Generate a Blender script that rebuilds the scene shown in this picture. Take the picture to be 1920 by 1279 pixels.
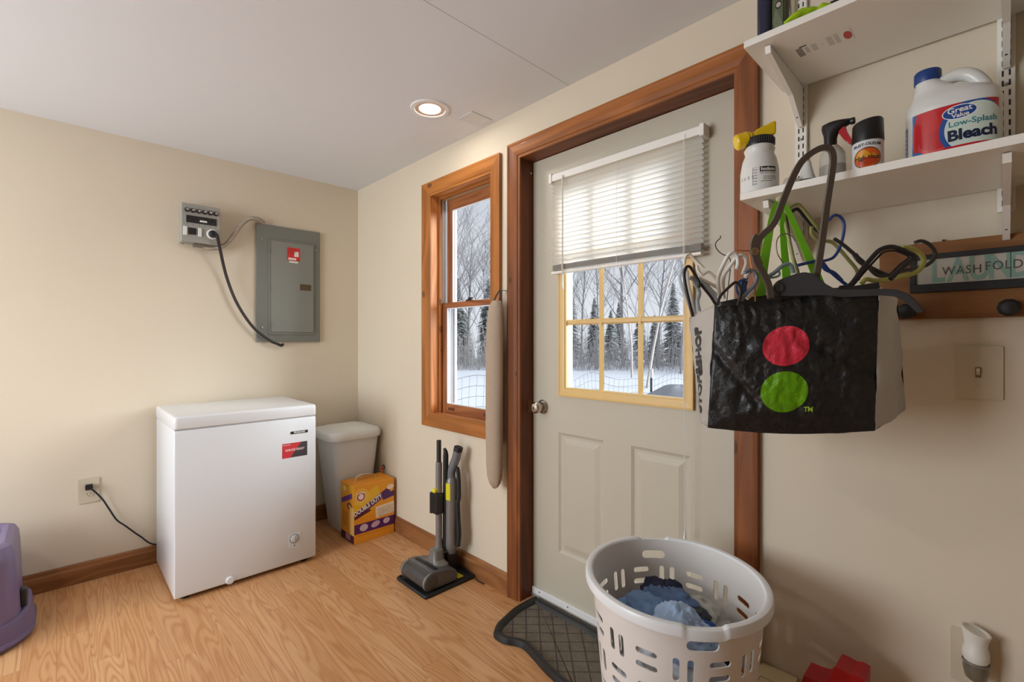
import bpy, bmesh, math, random
from mathutils import Vector, Matrix, noise
for o in list(bpy.data.objects): bpy.data.objects.remove(o)
SC = bpy.context.scene; COL = SC.collection
PI = math.pi
# ---------------------------------------------------------------- camera
F = 886.0; HY = 638.0; CX = 960.0
TH = math.radians(136.1)
FW = Vector((math.cos(TH), math.sin(TH), 0)); RT = Vector((math.sin(TH), -math.cos(TH), 0)); UP = Vector((0, 0, 1))
CAM = Vector((3.20, -1.55, 1.21))
cd = bpy.data.cameras.new('camera'); cam = bpy.data.objects.new('camera', cd); COL.objects.link(cam)
cam.location = CAM; cam.rotation_euler = (PI/2, 0, TH-PI/2)
cd.sensor_width = 36; cd.lens = F/1920*36; cd.shift_y = -1.5/1920; cd.clip_start = .02; cd.clip_end = 300
SC.camera = cam
# ---------------------------------------------------------------- light and exposure
SC.view_settings.view_transform = 'Standard'; SC.view_settings.look = 'None'
SC.view_settings.exposure = 0.0; SC.view_settings.gamma = 1.0; SC.view_settings.use_curve_mapping = False
def lin(c):
    r = []
    for v in c[:3]:
        v = v/255.0
        r.append(v/12.92 if v <= .04045 else ((v+.055)/1.055)**2.4)
    return (r[0], r[1], r[2], 1.0)
W = bpy.data.worlds.new('overcast_sky'); SC.world = W; W.use_nodes = True
wn = W.node_tree.nodes; wl = W.node_tree.links
bg = wn['Background']
tc = wn.new('ShaderNodeTexCoord'); sx = wn.new('ShaderNodeSeparateXYZ'); cr = wn.new('ShaderNodeValToRGB')
nz = wn.new('ShaderNodeTexNoise'); nz.inputs['Scale'].default_value = 3.0; nz.inputs['Detail'].default_value = 5
ad = wn.new('ShaderNodeMath'); ad.operation = 'MULTIPLY_ADD'; ad.inputs[1].default_value = .35
wl.new(tc.outputs['Generated'], sx.inputs[0]); wl.new(tc.outputs['Generated'], nz.inputs['Vector'])
wl.new(nz.outputs['Fac'], ad.inputs[0]); wl.new(sx.outputs['Z'], ad.inputs[2]); wl.new(ad.outputs[0], cr.inputs[0])
cr.color_ramp.elements[0].position = .12; cr.color_ramp.elements[0].color = lin((232, 233, 238))
cr.color_ramp.elements[1].position = .62; cr.color_ramp.elements[1].color = lin((186, 188, 198))
wl.new(cr.outputs[0], bg.inputs['Color']); bg.inputs['Strength'].default_value = 1.2
def area(name, loc, target, w, h, power, col):
    l = bpy.data.lights.new(name, 'AREA'); l.shape = 'RECTANGLE'; l.size = w; l.size_y = h; l.energy = power; l.color = col
    o = bpy.data.objects.new(name, l); COL.objects.link(o); o.location = loc
    o.rotation_euler = (Vector(target)-Vector(loc)).to_track_quat('-Z', 'Y').to_euler(); return o
s = bpy.data.lights.new('veiled_sun', 'SUN'); s.energy = 8.0; s.angle = math.radians(42); s.color = (.97, .98, 1.0)
so = bpy.data.objects.new('veiled_sun', s); COL.objects.link(so)
so.rotation_euler = Vector((-1.45, -1.15, -.72)).to_track_quat('-Z', 'Y').to_euler()
# fill light added as daylight outside the unseen window opening behind the camera
area('rear_window_fill', (1.1, -3.86, 1.35), (1.1, -2, 1.2), 1.6, 1.55, 92, (.84, .92, 1.0))
def spot(name, loc, power, r=.06):
    l = bpy.data.lights.new(name, 'AREA'); l.shape = 'DISK'; l.size = 2*r; l.energy = power; l.color = (1.0, .94, .86)
    o = bpy.data.objects.new(name, l); COL.objects.link(o); o.location = loc; return o
RH = 2.28
spot('lamp_light', (1.365, -.31, RH-.004), 2.0, .048)
spot('fill_light_behind', (1.3, -2.5, RH-.004), 8, .05)  # unseen ceiling fill light, added behind the camera
# ---------------------------------------------------------------- pixel rays -> points on real planes
def ray(u, v): return FW + RT*((u-CX)/F) - UP*((v-HY)/F)
def at(u, v, d): return CAM + ray(u, v)*d
def hit(u, v, ax, val):
    r = ray(u, v); return CAM + r*((val-CAM[ax])/r[ax])
def PB(u, v, y=0.0): return hit(u, v, 1, y)
def PA(u, v, x=0.0): return hit(u, v, 0, x)
def PZ(u, v, z=0.0): return hit(u, v, 2, z)
# ---------------------------------------------------------------- materials
class N:
    def __init__(s, name):
        s.m = bpy.data.materials.new(name); s.m.use_nodes = True; s.t = s.m.node_tree
        s.b = s.t.nodes['Principled BSDF']; s.out = s.t.nodes['Material Output']
    def n(s, k, **kw):
        x = s.t.nodes.new(k)
        for a, b in kw.items(): setattr(x, a, b)
        return x
    def l(s, a, b): s.t.links.new(a, b)
    def put(s, sock, v):
        if isinstance(v, (int, float, tuple, list)): sock.default_value = v
        else: s.l(v, sock)
    def math(s, op, a, b=0.0, c=0.0):
        x = s.n('ShaderNodeMath', operation=op); s.put(x.inputs[0], a); s.put(x.inputs[1], b); s.put(x.inputs[2], c); return x.outputs[0]
    def mix(s, f, a, b):
        x = s.n('ShaderNodeMix', data_type='RGBA'); s.put(x.inputs[0], f); s.put(x.inputs[6], a); s.put(x.inputs[7], b); return x.outputs[2]
    def pos(s, scale=(1, 1, 1)):
        g = s.n('ShaderNodeNewGeometry'); m = s.n('ShaderNodeMapping'); m.inputs['Scale'].default_value = scale
        s.l(g.outputs['Position'], m.inputs[0]); return m.outputs[0]
    def noise(s, vec, scale, detail=3, rough=.5, dist=0.0):
        x = s.n('ShaderNodeTexNoise'); s.put(x.inputs['Vector'], vec); x.inputs['Scale'].default_value = scale
        x.inputs['Detail'].default_value = detail; x.inputs['Roughness'].default_value = rough; x.inputs['Distortion'].default_value = dist
        return x.outputs['Fac']
    def ramp(s, f, stops):
        x = s.n('ShaderNodeValToRGB'); s.put(x.inputs[0], f); e = x.color_ramp.elements
        while len(e) < len(stops): e.new(.5)
        for i, (p, c) in enumerate(stops): e[i].position = p; e[i].color = c
        return x.outputs[0]
    def bump(s, h, strength=.2, dist=.002):
        x = s.n('ShaderNodeBump'); x.inputs['Strength'].default_value = strength; x.inputs['Distance'].default_value = dist
        s.put(x.inputs['Height'], h); s.l(x.outputs[0], s.b.inputs['Normal'])
G = lambda v: (v, v, v, 1)
def mul(c, k): return (min(c[0]*k, 1), min(c[1]*k, 1), min(c[2]*k, 1), 1)
MC = {}
def mat(name, col, rough=.5, metal=0.0, var=.06, vs=9.0, bump=0.0, bs=200.0, spec=.5, trans=0.0, alpha=1.0, coat=0.0, emit=0.0, sub=0.0):
    if name in MC: return MC[name]
    k = N(name); c = lin(col); b = k.b
    f = k.noise(k.pos(), vs, 4)
    k.l(k.mix(f, mul(c, 1-var), mul(c, 1+var)), b.inputs['Base Color'])
    b.inputs['Roughness'].default_value = rough; b.inputs['Metallic'].default_value = metal; b.inputs['Specular IOR Level'].default_value = spec
    b.inputs['Transmission Weight'].default_value = trans; b.inputs['Alpha'].default_value = alpha; b.inputs['Coat Weight'].default_value = coat
    if sub: b.inputs['Subsurface Weight'].default_value = sub; b.inputs['Subsurface Radius'].default_value = (.01, .01, .01)
    if emit: b.inputs['Emission Color'].default_value = c; b.inputs['Emission Strength'].default_value = emit
    if bump: k.bump(k.noise(k.pos(), bs, 3), bump, .001)
    MC[name] = k.m; return k.m
def pane_mat(name, tint, gloss=.06, rough=.0):
    k = N(name); k.t.nodes.remove(k.b)
    tr = k.n('ShaderNodeBsdfTransparent'); tr.inputs[0].default_value = tint
    gl = k.n('ShaderNodeBsdfGlossy'); gl.inputs['Roughness'].default_value = rough
    mx = k.n('ShaderNodeMixShader'); lw = k.n('ShaderNodeFresnel'); lw.inputs[0].default_value = 1.06+gloss*.3
    k.put(mx.inputs[0], lw.outputs['Fac']); k.l(tr.outputs[0], mx.inputs[1]); k.l(gl.outputs[0], mx.inputs[2]); k.l(mx.outputs[0], k.out.inputs[0])
    return k.m
def wood(name, dark, light, axis, rings=9.0, rough=.5, fine=.35, warp=1.0, knots=False):
    k = N(name); sc = [9.0, 9.0, 9.0]; sc[axis] = 1.1
    v = k.pos(tuple(sc)); n1 = k.noise(v, 1.0*warp, 2, .5, .3)
    r = k.math('SINE', k.math('MULTIPLY', n1, rings*6.28)); r = k.math('MULTIPLY_ADD', r, .5, .5)
    sf = [260.0, 260.0, 260.0]; sf[axis] = 7.0
    n2 = k.noise(k.pos(tuple(sf)), 1.0, 2)
    f = k.math('ADD', k.math('MULTIPLY', r, 1-fine), k.math('MULTIPLY', n2, fine))
    c = k.mix(f, lin(dark), lin(light))
    n3 = k.noise(k.pos(), 2.3, 2); c = k.mix(k.math('MULTIPLY', n3, .35), c, lin(dark))
    if knots:
        vo = k.n('ShaderNodeTexVoronoi'); ks = [9.0, 9.0, 9.0]; ks[axis] = 5.0; k.l(k.pos(tuple(ks)), vo.inputs['Vector']); vo.inputs['Scale'].default_value = 1.0
        kf = k.math('LESS_THAN', vo.outputs['Distance'], .11); c = k.mix(k.math('MULTIPLY', kf, .7), c, lin(mul3(dark, .55)))
    k.l(c, k.b.inputs['Base Color']); k.b.inputs['Roughness'].default_value = rough; k.b.inputs['Coat Weight'].default_value = .04; k.b.inputs['Specular IOR Level'].default_value = .35
    k.bump(f, .08, .001); return k.m
def mul3(c, q): return tuple(int(x*q) for x in c)
def paint(name, base, ops, rough=.45, coat=0.0, grime=0.0, bump=0.0):
    """flat printed artwork from UV shapes: (kind, cx, cy, rx, ry, angle_deg, colour)"""
    k = N(name); uv = k.n('ShaderNodeUVMap'); sp = k.n('ShaderNodeSeparateXYZ'); k.l(uv.outputs[0], sp.inputs[0])
    c = lin(base)
    for op in ops:
        kind, cx, cy, rx, ry, an, col = op; a = math.radians(an)
        du = k.math('SUBTRACT', sp.outputs[0], cx); dv = k.math('SUBTRACT', sp.outputs[1], cy)
        p = k.math('ADD', k.math('MULTIPLY', du, math.cos(a)/rx), k.math('MULTIPLY', dv, math.sin(a)/rx))
        q = k.math('ADD', k.math('MULTIPLY', du, -math.sin(a)/ry), k.math('MULTIPLY', dv, math.cos(a)/ry))
        if kind == 'e': m = k.math('LESS_THAN', k.math('ADD', k.math('MULTIPLY', p, p), k.math('MULTIPLY', q, q)), 1.0)
        elif kind == 'r': m = k.math('LESS_THAN', k.math('MAXIMUM', k.math('ABSOLUTE', p), k.math('ABSOLUTE', q)), 1.0)
        elif kind == 'rays':
            t = k.math('SINE', k.math('MULTIPLY', k.math('ARCTAN2', q, p), 26.0)); t = k.math('GREATER_THAN', t, .2)
            m = k.math('MULTIPLY', t, k.math('LESS_THAN', k.math('ADD', k.math('MULTIPLY', p, p), k.math('MULTIPLY', q, q)), 1.0))
        elif kind == 'lines':
            t = k.math('GREATER_THAN', k.math('SINE', k.math('MULTIPLY', q, 20.0)), .1)
            t2 = k.math('GREATER_THAN', k.noise(uv.outputs[0], 60, 1), .45)
            m = k.math('MULTIPLY', k.math('MULTIPLY', t, t2), k.math('LESS_THAN', k.math('MAXIMUM', k.math('ABSOLUTE', p), k.math('ABSOLUTE', q)), 1.0))
        c = k.mix(m, c, lin(col))
    if grime:
        f = k.noise(k.pos(), 55, 6, .7); f = k.math('MULTIPLY', k.math('GREATER_THAN', f, .56), grime); c = k.mix(f, c, lin((120, 112, 104)))
    if isinstance(c, tuple): k.b.inputs['Base Color'].default_value = c
    else: k.l(c, k.b.inputs['Base Color'])
    k.b.inputs['Roughness'].default_value = rough; k.b.inputs['Coat Weight'].default_value = coat
    if bump: k.bump(k.noise(k.pos(), 38, 5, .6, .4), bump, .01)
    return k.m
# ---------------------------------------------------------------- mesh helpers
def box(bm, x0, x1, y0, y1, z0, z1, bev=0.0, seg=2):
    vs = [bm.verts.new((x, y, z)) for x in (x0, x1) for y in (y0, y1) for z in (z0, z1)]
    f = [(0, 1, 3, 2), (4, 6, 7, 5), (0, 4, 5, 1), (2, 3, 7, 6), (0, 2, 6, 4), (1, 5, 7, 3)]
    fs = [bm.faces.new([vs[i] for i in q]) for q in f]
    if bev:
        es = list({e for q in fs for e in q.edges}); bmesh.ops.bevel(bm, geom=es, offset=bev, segments=seg, affect='EDGES', profile=.5)
    return vs
def BX(*a, **k): bm = bmesh.new(); box(bm, *a, **k); return bm
def hexa(bm, p):   # 8 points: bottom 4 ccw, top 4 ccw
    v = [bm.verts.new(q) for q in p]
    for q in ((3, 2, 1, 0), (4, 5, 6, 7), (0, 1, 5, 4), (1, 2, 6, 5), (2, 3, 7, 6), (3, 0, 4, 7)): bm.faces.new([v[i] for i in q])
def smooth_path(pts, n=6, closed=False):
    pts = [Vector(p) for p in pts]; L = len(pts); out = []
    if n <= 1: return pts
    R = range(L if closed else L-1)
    for i in R:
        p0 = pts[(i-1) % L] if (closed or i > 0) else pts[0]*2-pts[1]
        p1 = pts[i]; p2 = pts[(i+1) % L]
        p3 = pts[(i+2) % L] if (closed or i+2 < L) else p2*2-p1
        for j in range(n):
            t = j/n; out.append(.5*((2*p1)+(p2-p0)*t+(2*p0-5*p1+4*p2-p3)*t*t+(3*p1-p0-3*p2+p3)*t**3))
    if not closed: out.append(pts[-1])
    return out
def sweep(bm, path, sec, ref=None, closed=False, scale=None, cap=True):
    """sec: list of (a,b) offsets; a along side, b along ref-ish normal"""
    L = len(path); rings = []; nrm = None
    for i, p in enumerate(path):
        if closed: t = (path[(i+1) % L]-path[(i-1) % L])
        else: t = (path[min(i+1, L-1)]-path[max(i-1, 0)])
        t = t.normalized() if t.length > 1e-9 else Vector((0, 0, 1))
        if ref is not None:
            r = Vector(ref) if not callable(ref) else ref(p)
            nn = (r-t*r.dot(t))
            nn = nn.normalized() if nn.length > 1e-6 else (nrm or Vector((1, 0, 0)))
        else:
            if nrm is None:
                a = Vector((0, 0, 1)) if abs(t.z) < .9 else Vector((1, 0, 0)); nn = (a-t*a.dot(t)).normalized()
            else:
                nn = nrm-t*nrm.dot(t); nn = nn.normalized() if nn.length > 1e-6 else nrm
        nrm = nn; sd = t.cross(nn); k = scale(i/(L-1)) if scale else 1.0
        rings.append([bm.verts.new(p+sd*(a*k)+nn*(b*k)) for a, b in sec])
    m = len(sec); R = range(L if closed else L-1)
    for i in R:
        A, B = rings[i], rings[(i+1) % L]
        for j in range(m): bm.faces.new((A[j], A[(j+1) % m], B[(j+1) % m], B[j]))
    if cap and not closed: bm.faces.new(list(reversed(rings[0]))); bm.faces.new(rings[-1])
def circ(r, n=8): return [(r*math.cos(2*PI*i/n), r*math.sin(2*PI*i/n)) for i in range(n)]
def rect(w, t): return [(-w/2, -t/2), (w/2, -t/2), (w/2, t/2), (-w/2, t/2)]
def tube(bm, pts, r, n=8, k=6, closed=False, scale=None): sweep(bm, smooth_path(pts, k, closed), circ(r, n), closed=closed, scale=scale)
def TB(pts, r, n=8, k=6, closed=False, scale=None): bm = bmesh.new(); tube(bm, pts, r, n, k, closed, scale); return bm
def strip(bm, pts, w, t, ref, k=6): sweep(bm, smooth_path(pts, k), rect(w, t), ref=ref)
def lathe(bm, prof, c, axis=(0, 0, 1), n=32, sx=1.0, sy=1.0, cap=True):
    ax = Vector(axis).normalized(); a = Vector((1, 0, 0)) if abs(ax.x) < .9 else Vector((0, 1, 0))
    X = (a-ax*a.dot(ax)).normalized(); Y = ax.cross(X); c = Vector(c); rings = []
    for r, h in prof:
        rings.append([bm.verts.new(c+ax*h+X*(r*sx*math.cos(2*PI*i/n))+Y*(r*sy*math.sin(2*PI*i/n))) for i in range(n)])
    for A, B in zip(rings, rings[1:]):
        for j in range(n): bm.faces.new((A[j], A[(j+1) % n], B[(j+1) % n], B[j]))
    if cap:
        if prof[0][0] > 1e-6: bm.faces.new(list(reversed(rings[0])))
        if prof[-1][0] > 1e-6: bm.faces.new(rings[-1])
def LT(*a, **k): bm = bmesh.new(); lathe(bm, *a, **k); bmesh.ops.remove_doubles(bm, verts=bm.verts, dist=1e-6); return bm
def rrect(w, h, r, n=5):
    pts = []
    for cx, cy, a0 in ((w/2-r, h/2-r, 0), (-w/2+r, h/2-r, 90), (-w/2+r, -h/2+r, 180), (w/2-r, -h/2+r, 270)):
        for i in range(n+1):
            a = math.radians(a0+90*i/n); pts.append((cx+r*math.cos(a), cy+r*math.sin(a)))
    return pts
def loft(bm, rings, cap=True):
    R = [[bm.verts.new(p) for p in r] for r in rings]; n = len(R[0])
    for A, B in zip(R, R[1:]):
        for j in range(n): bm.faces.new((A[j], A[(j+1) % n], B[(j+1) % n], B[j]))
    if cap: bm.faces.new(list(reversed(R[0]))); bm.faces.new(R[-1])
def rbox(bm, c, secs, n=5):   # stacked rounded rectangles: (z, wx, wy, r, dx, dy)
    rings = []
    for s_ in secs:
        z, wx, wy, r = s_[:4]; dx, dy = (s_[4], s_[5]) if len(s_) > 4 else (0, 0)
        rings.append([(c[0]+dx+x, c[1]+dy+y, c[2]+z) for x, y in rrect(wx, wy, min(r, wx/2-1e-4, wy/2-1e-4), n)])
    loft(bm, rings)
def prism(bm, poly, f, h):     # poly 2D, f(a,b,t)->3D, thickness 0..h
    A = [bm.verts.new(f(a, b, 0)) for a, b in poly]; B = [bm.verts.new(f(a, b, h)) for a, b in poly]; n = len(A)
    bm.faces.new(list(reversed(A))); bm.faces.new(B)
    for j in range(n): bm.faces.new((A[j], A[(j+1) % n], B[(j+1) % n], B[j]))
def woff(p):
    v = Vector((0, 0, 0))
    while p is not None: v += p.location; p = p.parent
    return v
def obj(name, bm, m, parent=None, smooth=False, label=None, loc=None, angle=35):
    bmesh.ops.recalc_face_normals(bm, faces=bm.faces)
    if parent is not None: off = woff(parent)
    else:
        if loc is None:
            xs = [v.co.x for v in bm.verts]; ys = [v.co.y for v in bm.verts]; zs = [v.co.z for v in bm.verts]
            off = Vector(((min(xs)+max(xs))/2, (min(ys)+max(ys))/2, min(zs)))
        else: off = Vector(loc)
    for v in bm.verts: v.co -= off
    me = bpy.data.meshes.new(name); bm.to_mesh(me); bm.free()
    o = bpy.data.objects.new(name, me); COL.objects.link(o)
    if parent is None: o.location = off
    else: o.parent = parent
    for q in (m if isinstance(m, list) else [m]): me.materials.append(q)
    if smooth:
        for p in me.polygons: p.use_smooth = True
        try: me.set_sharp_from_angle(angle=math.radians(angle))
        except Exception: pass
    if label: o['label'] = label
    return o
def thing(name, label, cat, loc, group=None):
    o = bpy.data.objects.new(name, None); COL.objects.link(o); o.location = loc; o.empty_display_size = .05
    o['label'] = label; o['category'] = cat
    if group: o['group'] = group
    return o
def tag(o, label, cat, group=None):
    o['label'] = label; o['category'] = cat
    if group: o['group'] = group
    return o
def struct(name, bm, m, parent=None, smooth=False):
    o = obj(name, bm, m, parent, smooth)
    if parent is None: o['kind'] = 'structure'
    return o
def text(s, size, f, ext=.0004, off=0.0, align='CENTER', spacing=1.0, shear=0.0, sx=1.0):
    """letters as mesh, mapped by f(x,y,z)->3D"""
    cu = bpy.data.curves.new('t', 'FONT'); cu.body = s; cu.size = size; cu.extrude = ext; cu.offset = off; cu.align_x = align; cu.align_y = 'CENTER'
    cu.space_character = spacing; cu.shear = shear; cu.resolution_u = 3
    o = bpy.data.objects.new('t', cu); COL.objects.link(o); bpy.context.view_layer.update()
    me = bpy.data.meshes.new_from_object(o.evaluated_get(bpy.context.evaluated_depsgraph_get()))
    bpy.data.objects.remove(o); bpy.data.curves.remove(cu)
    bm = bmesh.new(); bm.from_mesh(me); bpy.data.meshes.remove(me)
    for v in bm.verts: v.co = Vector(f(v.co.x*sx, v.co.y, v.co.z))
    return bm
def join(*bms):
    a = bms[0]
    for b in bms[1:]:
        me = bpy.data.meshes.new('j'); b.to_mesh(me); b.free(); a.from_mesh(me); bpy.data.meshes.remove(me)
    return a
def grid(f, nu, nv, uvf=None, thick=None):
    bm = bmesh.new(); uvl = bm.loops.layers.uv.new('UVMap')
    V = [[bm.verts.new(f(i/nu, j/nv)) for j in range(nv+1)] for i in range(nu+1)]
    for i in range(nu):
        for j in range(nv):
            q = bm.faces.new((V[i][j], V[i+1][j], V[i+1][j+1], V[i][j+1]))
            for l, (a, b) in zip(q.loops, ((i, j), (i+1, j), (i+1, j+1), (i, j+1))):
                l[uvl].uv = uvf(a/nu, b/nv) if uvf else (a/nu, b/nv)
    if thick: bmesh.ops.solidify(bm, geom=bm.faces[:], thickness=thick)
    return bm
def nz3(x, y, z, s=1.0): return noise.noise(Vector((x*s, y*s, z*s)))
def cloth(c, size, seed, nu=56, nv=40, amp=.3):
    """crumpled cloth bundle"""
    def f(u, v):
        th = u*2*PI; ph = v*PI
        d = Vector((math.sin(ph)*math.cos(th), math.sin(ph)*math.sin(th), math.cos(ph)))
        k = 1+amp*nz3(d.x+seed, d.y, d.z, 1.6)+amp*.6*(1-2*abs(nz3(d.x, d.y+seed, d.z, 3.3)))+amp*.3*(1-2*abs(nz3(d.x, d.y, d.z+seed, 7.0)))
        return (c[0]+size[0]*d.x*k, c[1]+size[1]*d.y*k, c[2]+size[2]*d.z*k)
    bm = grid(f, nu, nv); bmesh.ops.remove_doubles(bm, verts=bm.verts, dist=1e-5); return bm
# ================================================================ materials
wallm = mat('cream_wall_paint', (219, 206, 184), .75, var=.025, vs=2.0, bump=.05, bs=160)
ceilm = mat('white_ceiling_paint', (226, 229, 233), .85, var=.012, vs=1.5, bump=.04, bs=120)
doorm = mat('putty_door_paint', (196, 188, 170), .5, var=.03, vs=3)
trimx = wood('stained_pine_x', (146, 86, 32), (196, 126, 60), 0, 4, knots=True)
trimz = wood('stained_pine_z', (142, 84, 32), (192, 124, 60), 2, 4, knots=True)
dtrimx = wood('dark_stained_pine_x', (132, 76, 30), (184, 112, 52), 0, 4, knots=True)
dtrimz = wood('dark_stained_pine_z', (112, 62, 28), (156, 92, 48), 2, 4, knots=True)
jambm = wood('honey_pine_z', (176, 100, 44), (222, 152, 88), 2, 5)
jambx = wood('honey_pine_x', (186, 118, 62), (230, 170, 112), 0, 5)
basex = wood('oak_base_x', (126, 80, 44), (166, 112, 66), 0, 6)
basey = wood('oak_base_y', (126, 80, 44), (166, 112, 66), 1, 6)
oakx = wood('oak_board_x', (108, 66, 28), (158, 106, 56), 0, 5)
white = mat('white_plastic', (236, 236, 234), .35, var=.015)
vinyl = mat('white_vinyl', (228, 232, 236), .4, var=.01)
blindm = mat('white_blind_slat', (240, 237, 230), .45, var=.01)
k = N('translucent_slat'); k.t.nodes.remove(k.b); d1 = k.n('ShaderNodeBsdfDiffuse'); d1.inputs[0].default_value = lin((246, 245, 241)); t1 = k.n('ShaderNodeBsdfTranslucent'); t1.inputs[0].default_value = lin((250, 249, 246))
mx = k.n('ShaderNodeMixShader'); mx.inputs[0].default_value = .62; k.l(d1.outputs[0], mx.inputs[1]); k.l(t1.outputs[0], mx.inputs[2]); k.l(mx.outputs[0], k.out.inputs[0]); slatm = k.m
black = mat('black_plastic', (26, 26, 27), .4, var=.1)
steel = mat('brushed_steel', (196, 188, 176), .25, metal=1.0, var=.05)
screwm = mat('screw_steel', (150, 148, 142), .35, metal=1.0)
paper = mat('white_paper', (232, 230, 224), .6, var=.02)
yellowpine = mat('yellowed_cream_frame', (226, 190, 122), .4, var=.05, vs=14)
ivory = mat('ivory_plate', (206, 194, 170), .4, var=.015)
glassm = pane_mat('window_glass', (.93, .95, .96, 1), .08)
# floor: oak strip laminate along X
k = N('oak_laminate')
g = k.n('ShaderNodeNewGeometry'); sp = k.n('ShaderNodeSeparateXYZ'); k.l(g.outputs['Position'], sp.inputs[0])
Wd, Ln = .097, 1.25
r_ = k.math('DIVIDE', sp.outputs[1], Wd); row = k.math('FLOOR', r_)
wn1 = k.n('ShaderNodeTexWhiteNoise', noise_dimensions='1D'); k.l(row, wn1.inputs['W'])
xo = k.math('ADD', k.math('DIVIDE', sp.outputs[0], Ln), k.math('MULTIPLY', wn1.outputs['Value'], 7.0)); seg = k.math('FLOOR', xo)
cb = k.n('ShaderNodeCombineXYZ'); k.l(row, cb.inputs[0]); k.l(seg, cb.inputs[1])
wn2 = k.n('ShaderNodeTexWhiteNoise', noise_dimensions='2D'); k.l(cb.outputs[0], wn2.inputs['Vector'])
cb2 = k.n('ShaderNodeCombineXYZ'); k.l(k.math('MULTIPLY', sp.outputs[0], .75), cb2.inputs[0]); k.l(k.math('MULTIPLY', sp.outputs[1], 7.0), cb2.inputs[1]); k.l(k.math('MULTIPLY', wn2.outputs['Value'], 60.0), cb2.inputs[2])
n1 = k.noise(cb2.outputs[0], 1.0, 2.2, .5, .25)
rg = k.math('SINE', k.math('MULTIPLY', n1, 165.0)); rg = k.math('POWER', k.math('MULTIPLY_ADD', rg, .5, .5), 2.2)
fib = k.noise(k.pos((9, 330, 9)), 1.0, 2, .6)
fb2 = k.noise(k.pos((2.0, 60, 2)), 1.0, 3, .6)
gr = k.math('MULTIPLY', rg, k.math('MULTIPLY_ADD', fib, 1.9, -.35))
cA = k.mix(wn2.outputs['Value'], lin((222, 176, 128)), lin((204, 152, 102)))
c = k.mix(k.math('MULTIPLY', gr, .72), cA, lin((164, 96, 46)))
c = k.mix(k.math('MULTIPLY', k.math('SUBTRACT', fb2, .33), .75), c, lin((176, 108, 56)))
fy = k.math('ABSOLUTE', k.math('SUBTRACT', k.math('FRACT', r_), .5)); fx = k.math('ABSOLUTE', k.math('SUBTRACT', k.math('FRACT', xo), .5))
seam = k.math('MAXIMUM', k.math('GREATER_THAN', fy, .4925), k.math('GREATER_THAN', fx, .4993))
c = k.mix(k.math('MULTIPLY', seam, .5), c, lin((120, 70, 34)))
k.l(c, k.b.inputs['Base Color']); k.b.inputs['Roughness'].default_value = .33; k.b.inputs['Specular IOR Level'].default_value = .45
k.bump(gr, .05, .001); floorm = k.m
# ================================================================ room
X1, Y1 = 4.3, -3.6; H = RH
bm = BX(-.12, X1+.12, Y1-.12, .14, -.1, 0); struct('floor', bm, floorm)
bm = BX(-.12, X1+.12, Y1-.12, .14, H, H+.1); struct('ceiling', bm, ceilm)
o = obj('trim_1', BX(1.935, 1.9365, Y1, 0, H-.0007, H+.0), mat('ceiling_seam', (196, 196, 194), .9)); o['kind'] = 'structure'
struct('wall_left', BX(-.12, 0, Y1, .14, 0, H), wallm)
def wall_y(name, y0, y1, x0, x1, holes):
    bm = bmesh.new(); x = x0
    for a, b, z0, z1 in holes:
        box(bm, x, a, y0, y1, 0, H)
        if z0 > 0: box(bm, a, b, y0, y1, 0, z0)
        box(bm, a, b, y0, y1, z1, H); x = b
    box(bm, x, x1, y0, y1, 0, H); return struct(name, bm, wallm)
WX0, WX1, WZ0, WZ1 = .925, 1.45, .79, 2.04
DX0, DX1, DZ1 = 1.650, 2.610, 2.055
wall_y('wall_right', 0, .14, 0, X1+.12, [(WX0-.02, WX1+.02, WZ0-.02, WZ1+.02), (DX0-.02, DX1+.02, 0, DZ1+.02)])
wall_y('wall_rear', Y1-.12, Y1, 0, X1, [(.35, 1.85, .6, 2.05)])
struct('wall_far', BX(X1, X1+.12, Y1-.12, 0, 0, H), wallm)
struct('added_shade_wall', BX(2.35, X1, -2.4, -2.3, 0, H), wallm)  # unseen partition added to keep light off the right wall
# baseboards
def base_prof(bm, path_f, l0, l1, h=.098, t=.015):
    pr = [(0, 0), (t, 0), (t, h-.028), (t*.75, h-.02), (t*.6, h-.006), (t*.35, h), (0, h)]
    A = [bm.verts.new(path_f(l0, a, b)) for a, b in pr]; B = [bm.verts.new(path_f(l1, a, b)) for a, b in pr]; n = len(A)
    bm.faces.new(A); bm.faces.new(list(reversed(B)))
    for j in range(n): bm.faces.new((A[j], A[(j+1) % n], B[(j+1) % n], B[j]))
bm = bmesh.new(); base_prof(bm, lambda l, a, b: (a, l, b), Y1, -.0155); struct('baseboard_left', bm, basey)
bm = bmesh.new(); base_prof(bm, lambda l, a, b: (l, -a, b), 0, 1.5775); struct('baseboard_right', bm, basex)
# casings ---------------------------------------------------------------
def casing_piece(bm, p0, p1, inward, w, t=.019, m0=True, m1=True, n=Vector((0, -1, 0))):
    """moulded board from p0 to p1 (outer edge line), mitred; inward = direction to opening"""
    p0, p1, inward = Vector(p0), Vector(p1), Vector(inward); d = (p1-p0).normalized()
    pr = [(0, 0), (0, t), (w*.12, t*1.05), (w*.2, t*.9), (w*.55, t*.86), (w*.8, t*.7), (w*.86, t*.5), (w, t*.45), (w, 0)]
    A = [bm.verts.new(p0+inward*a+d*(a if m0 else 0)+n*b) for a, b in pr]; B = [bm.verts.new(p1+inward*a-d*(a if m1 else 0)+n*b) for a, b in pr]
    k_ = len(A); bm.faces.new(A); bm.faces.new(list(reversed(B)))
    for j in range(k_): bm.faces.new((A[j], A[(j+1) % k_], B[(j+1) % k_], B[j]))
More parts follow.
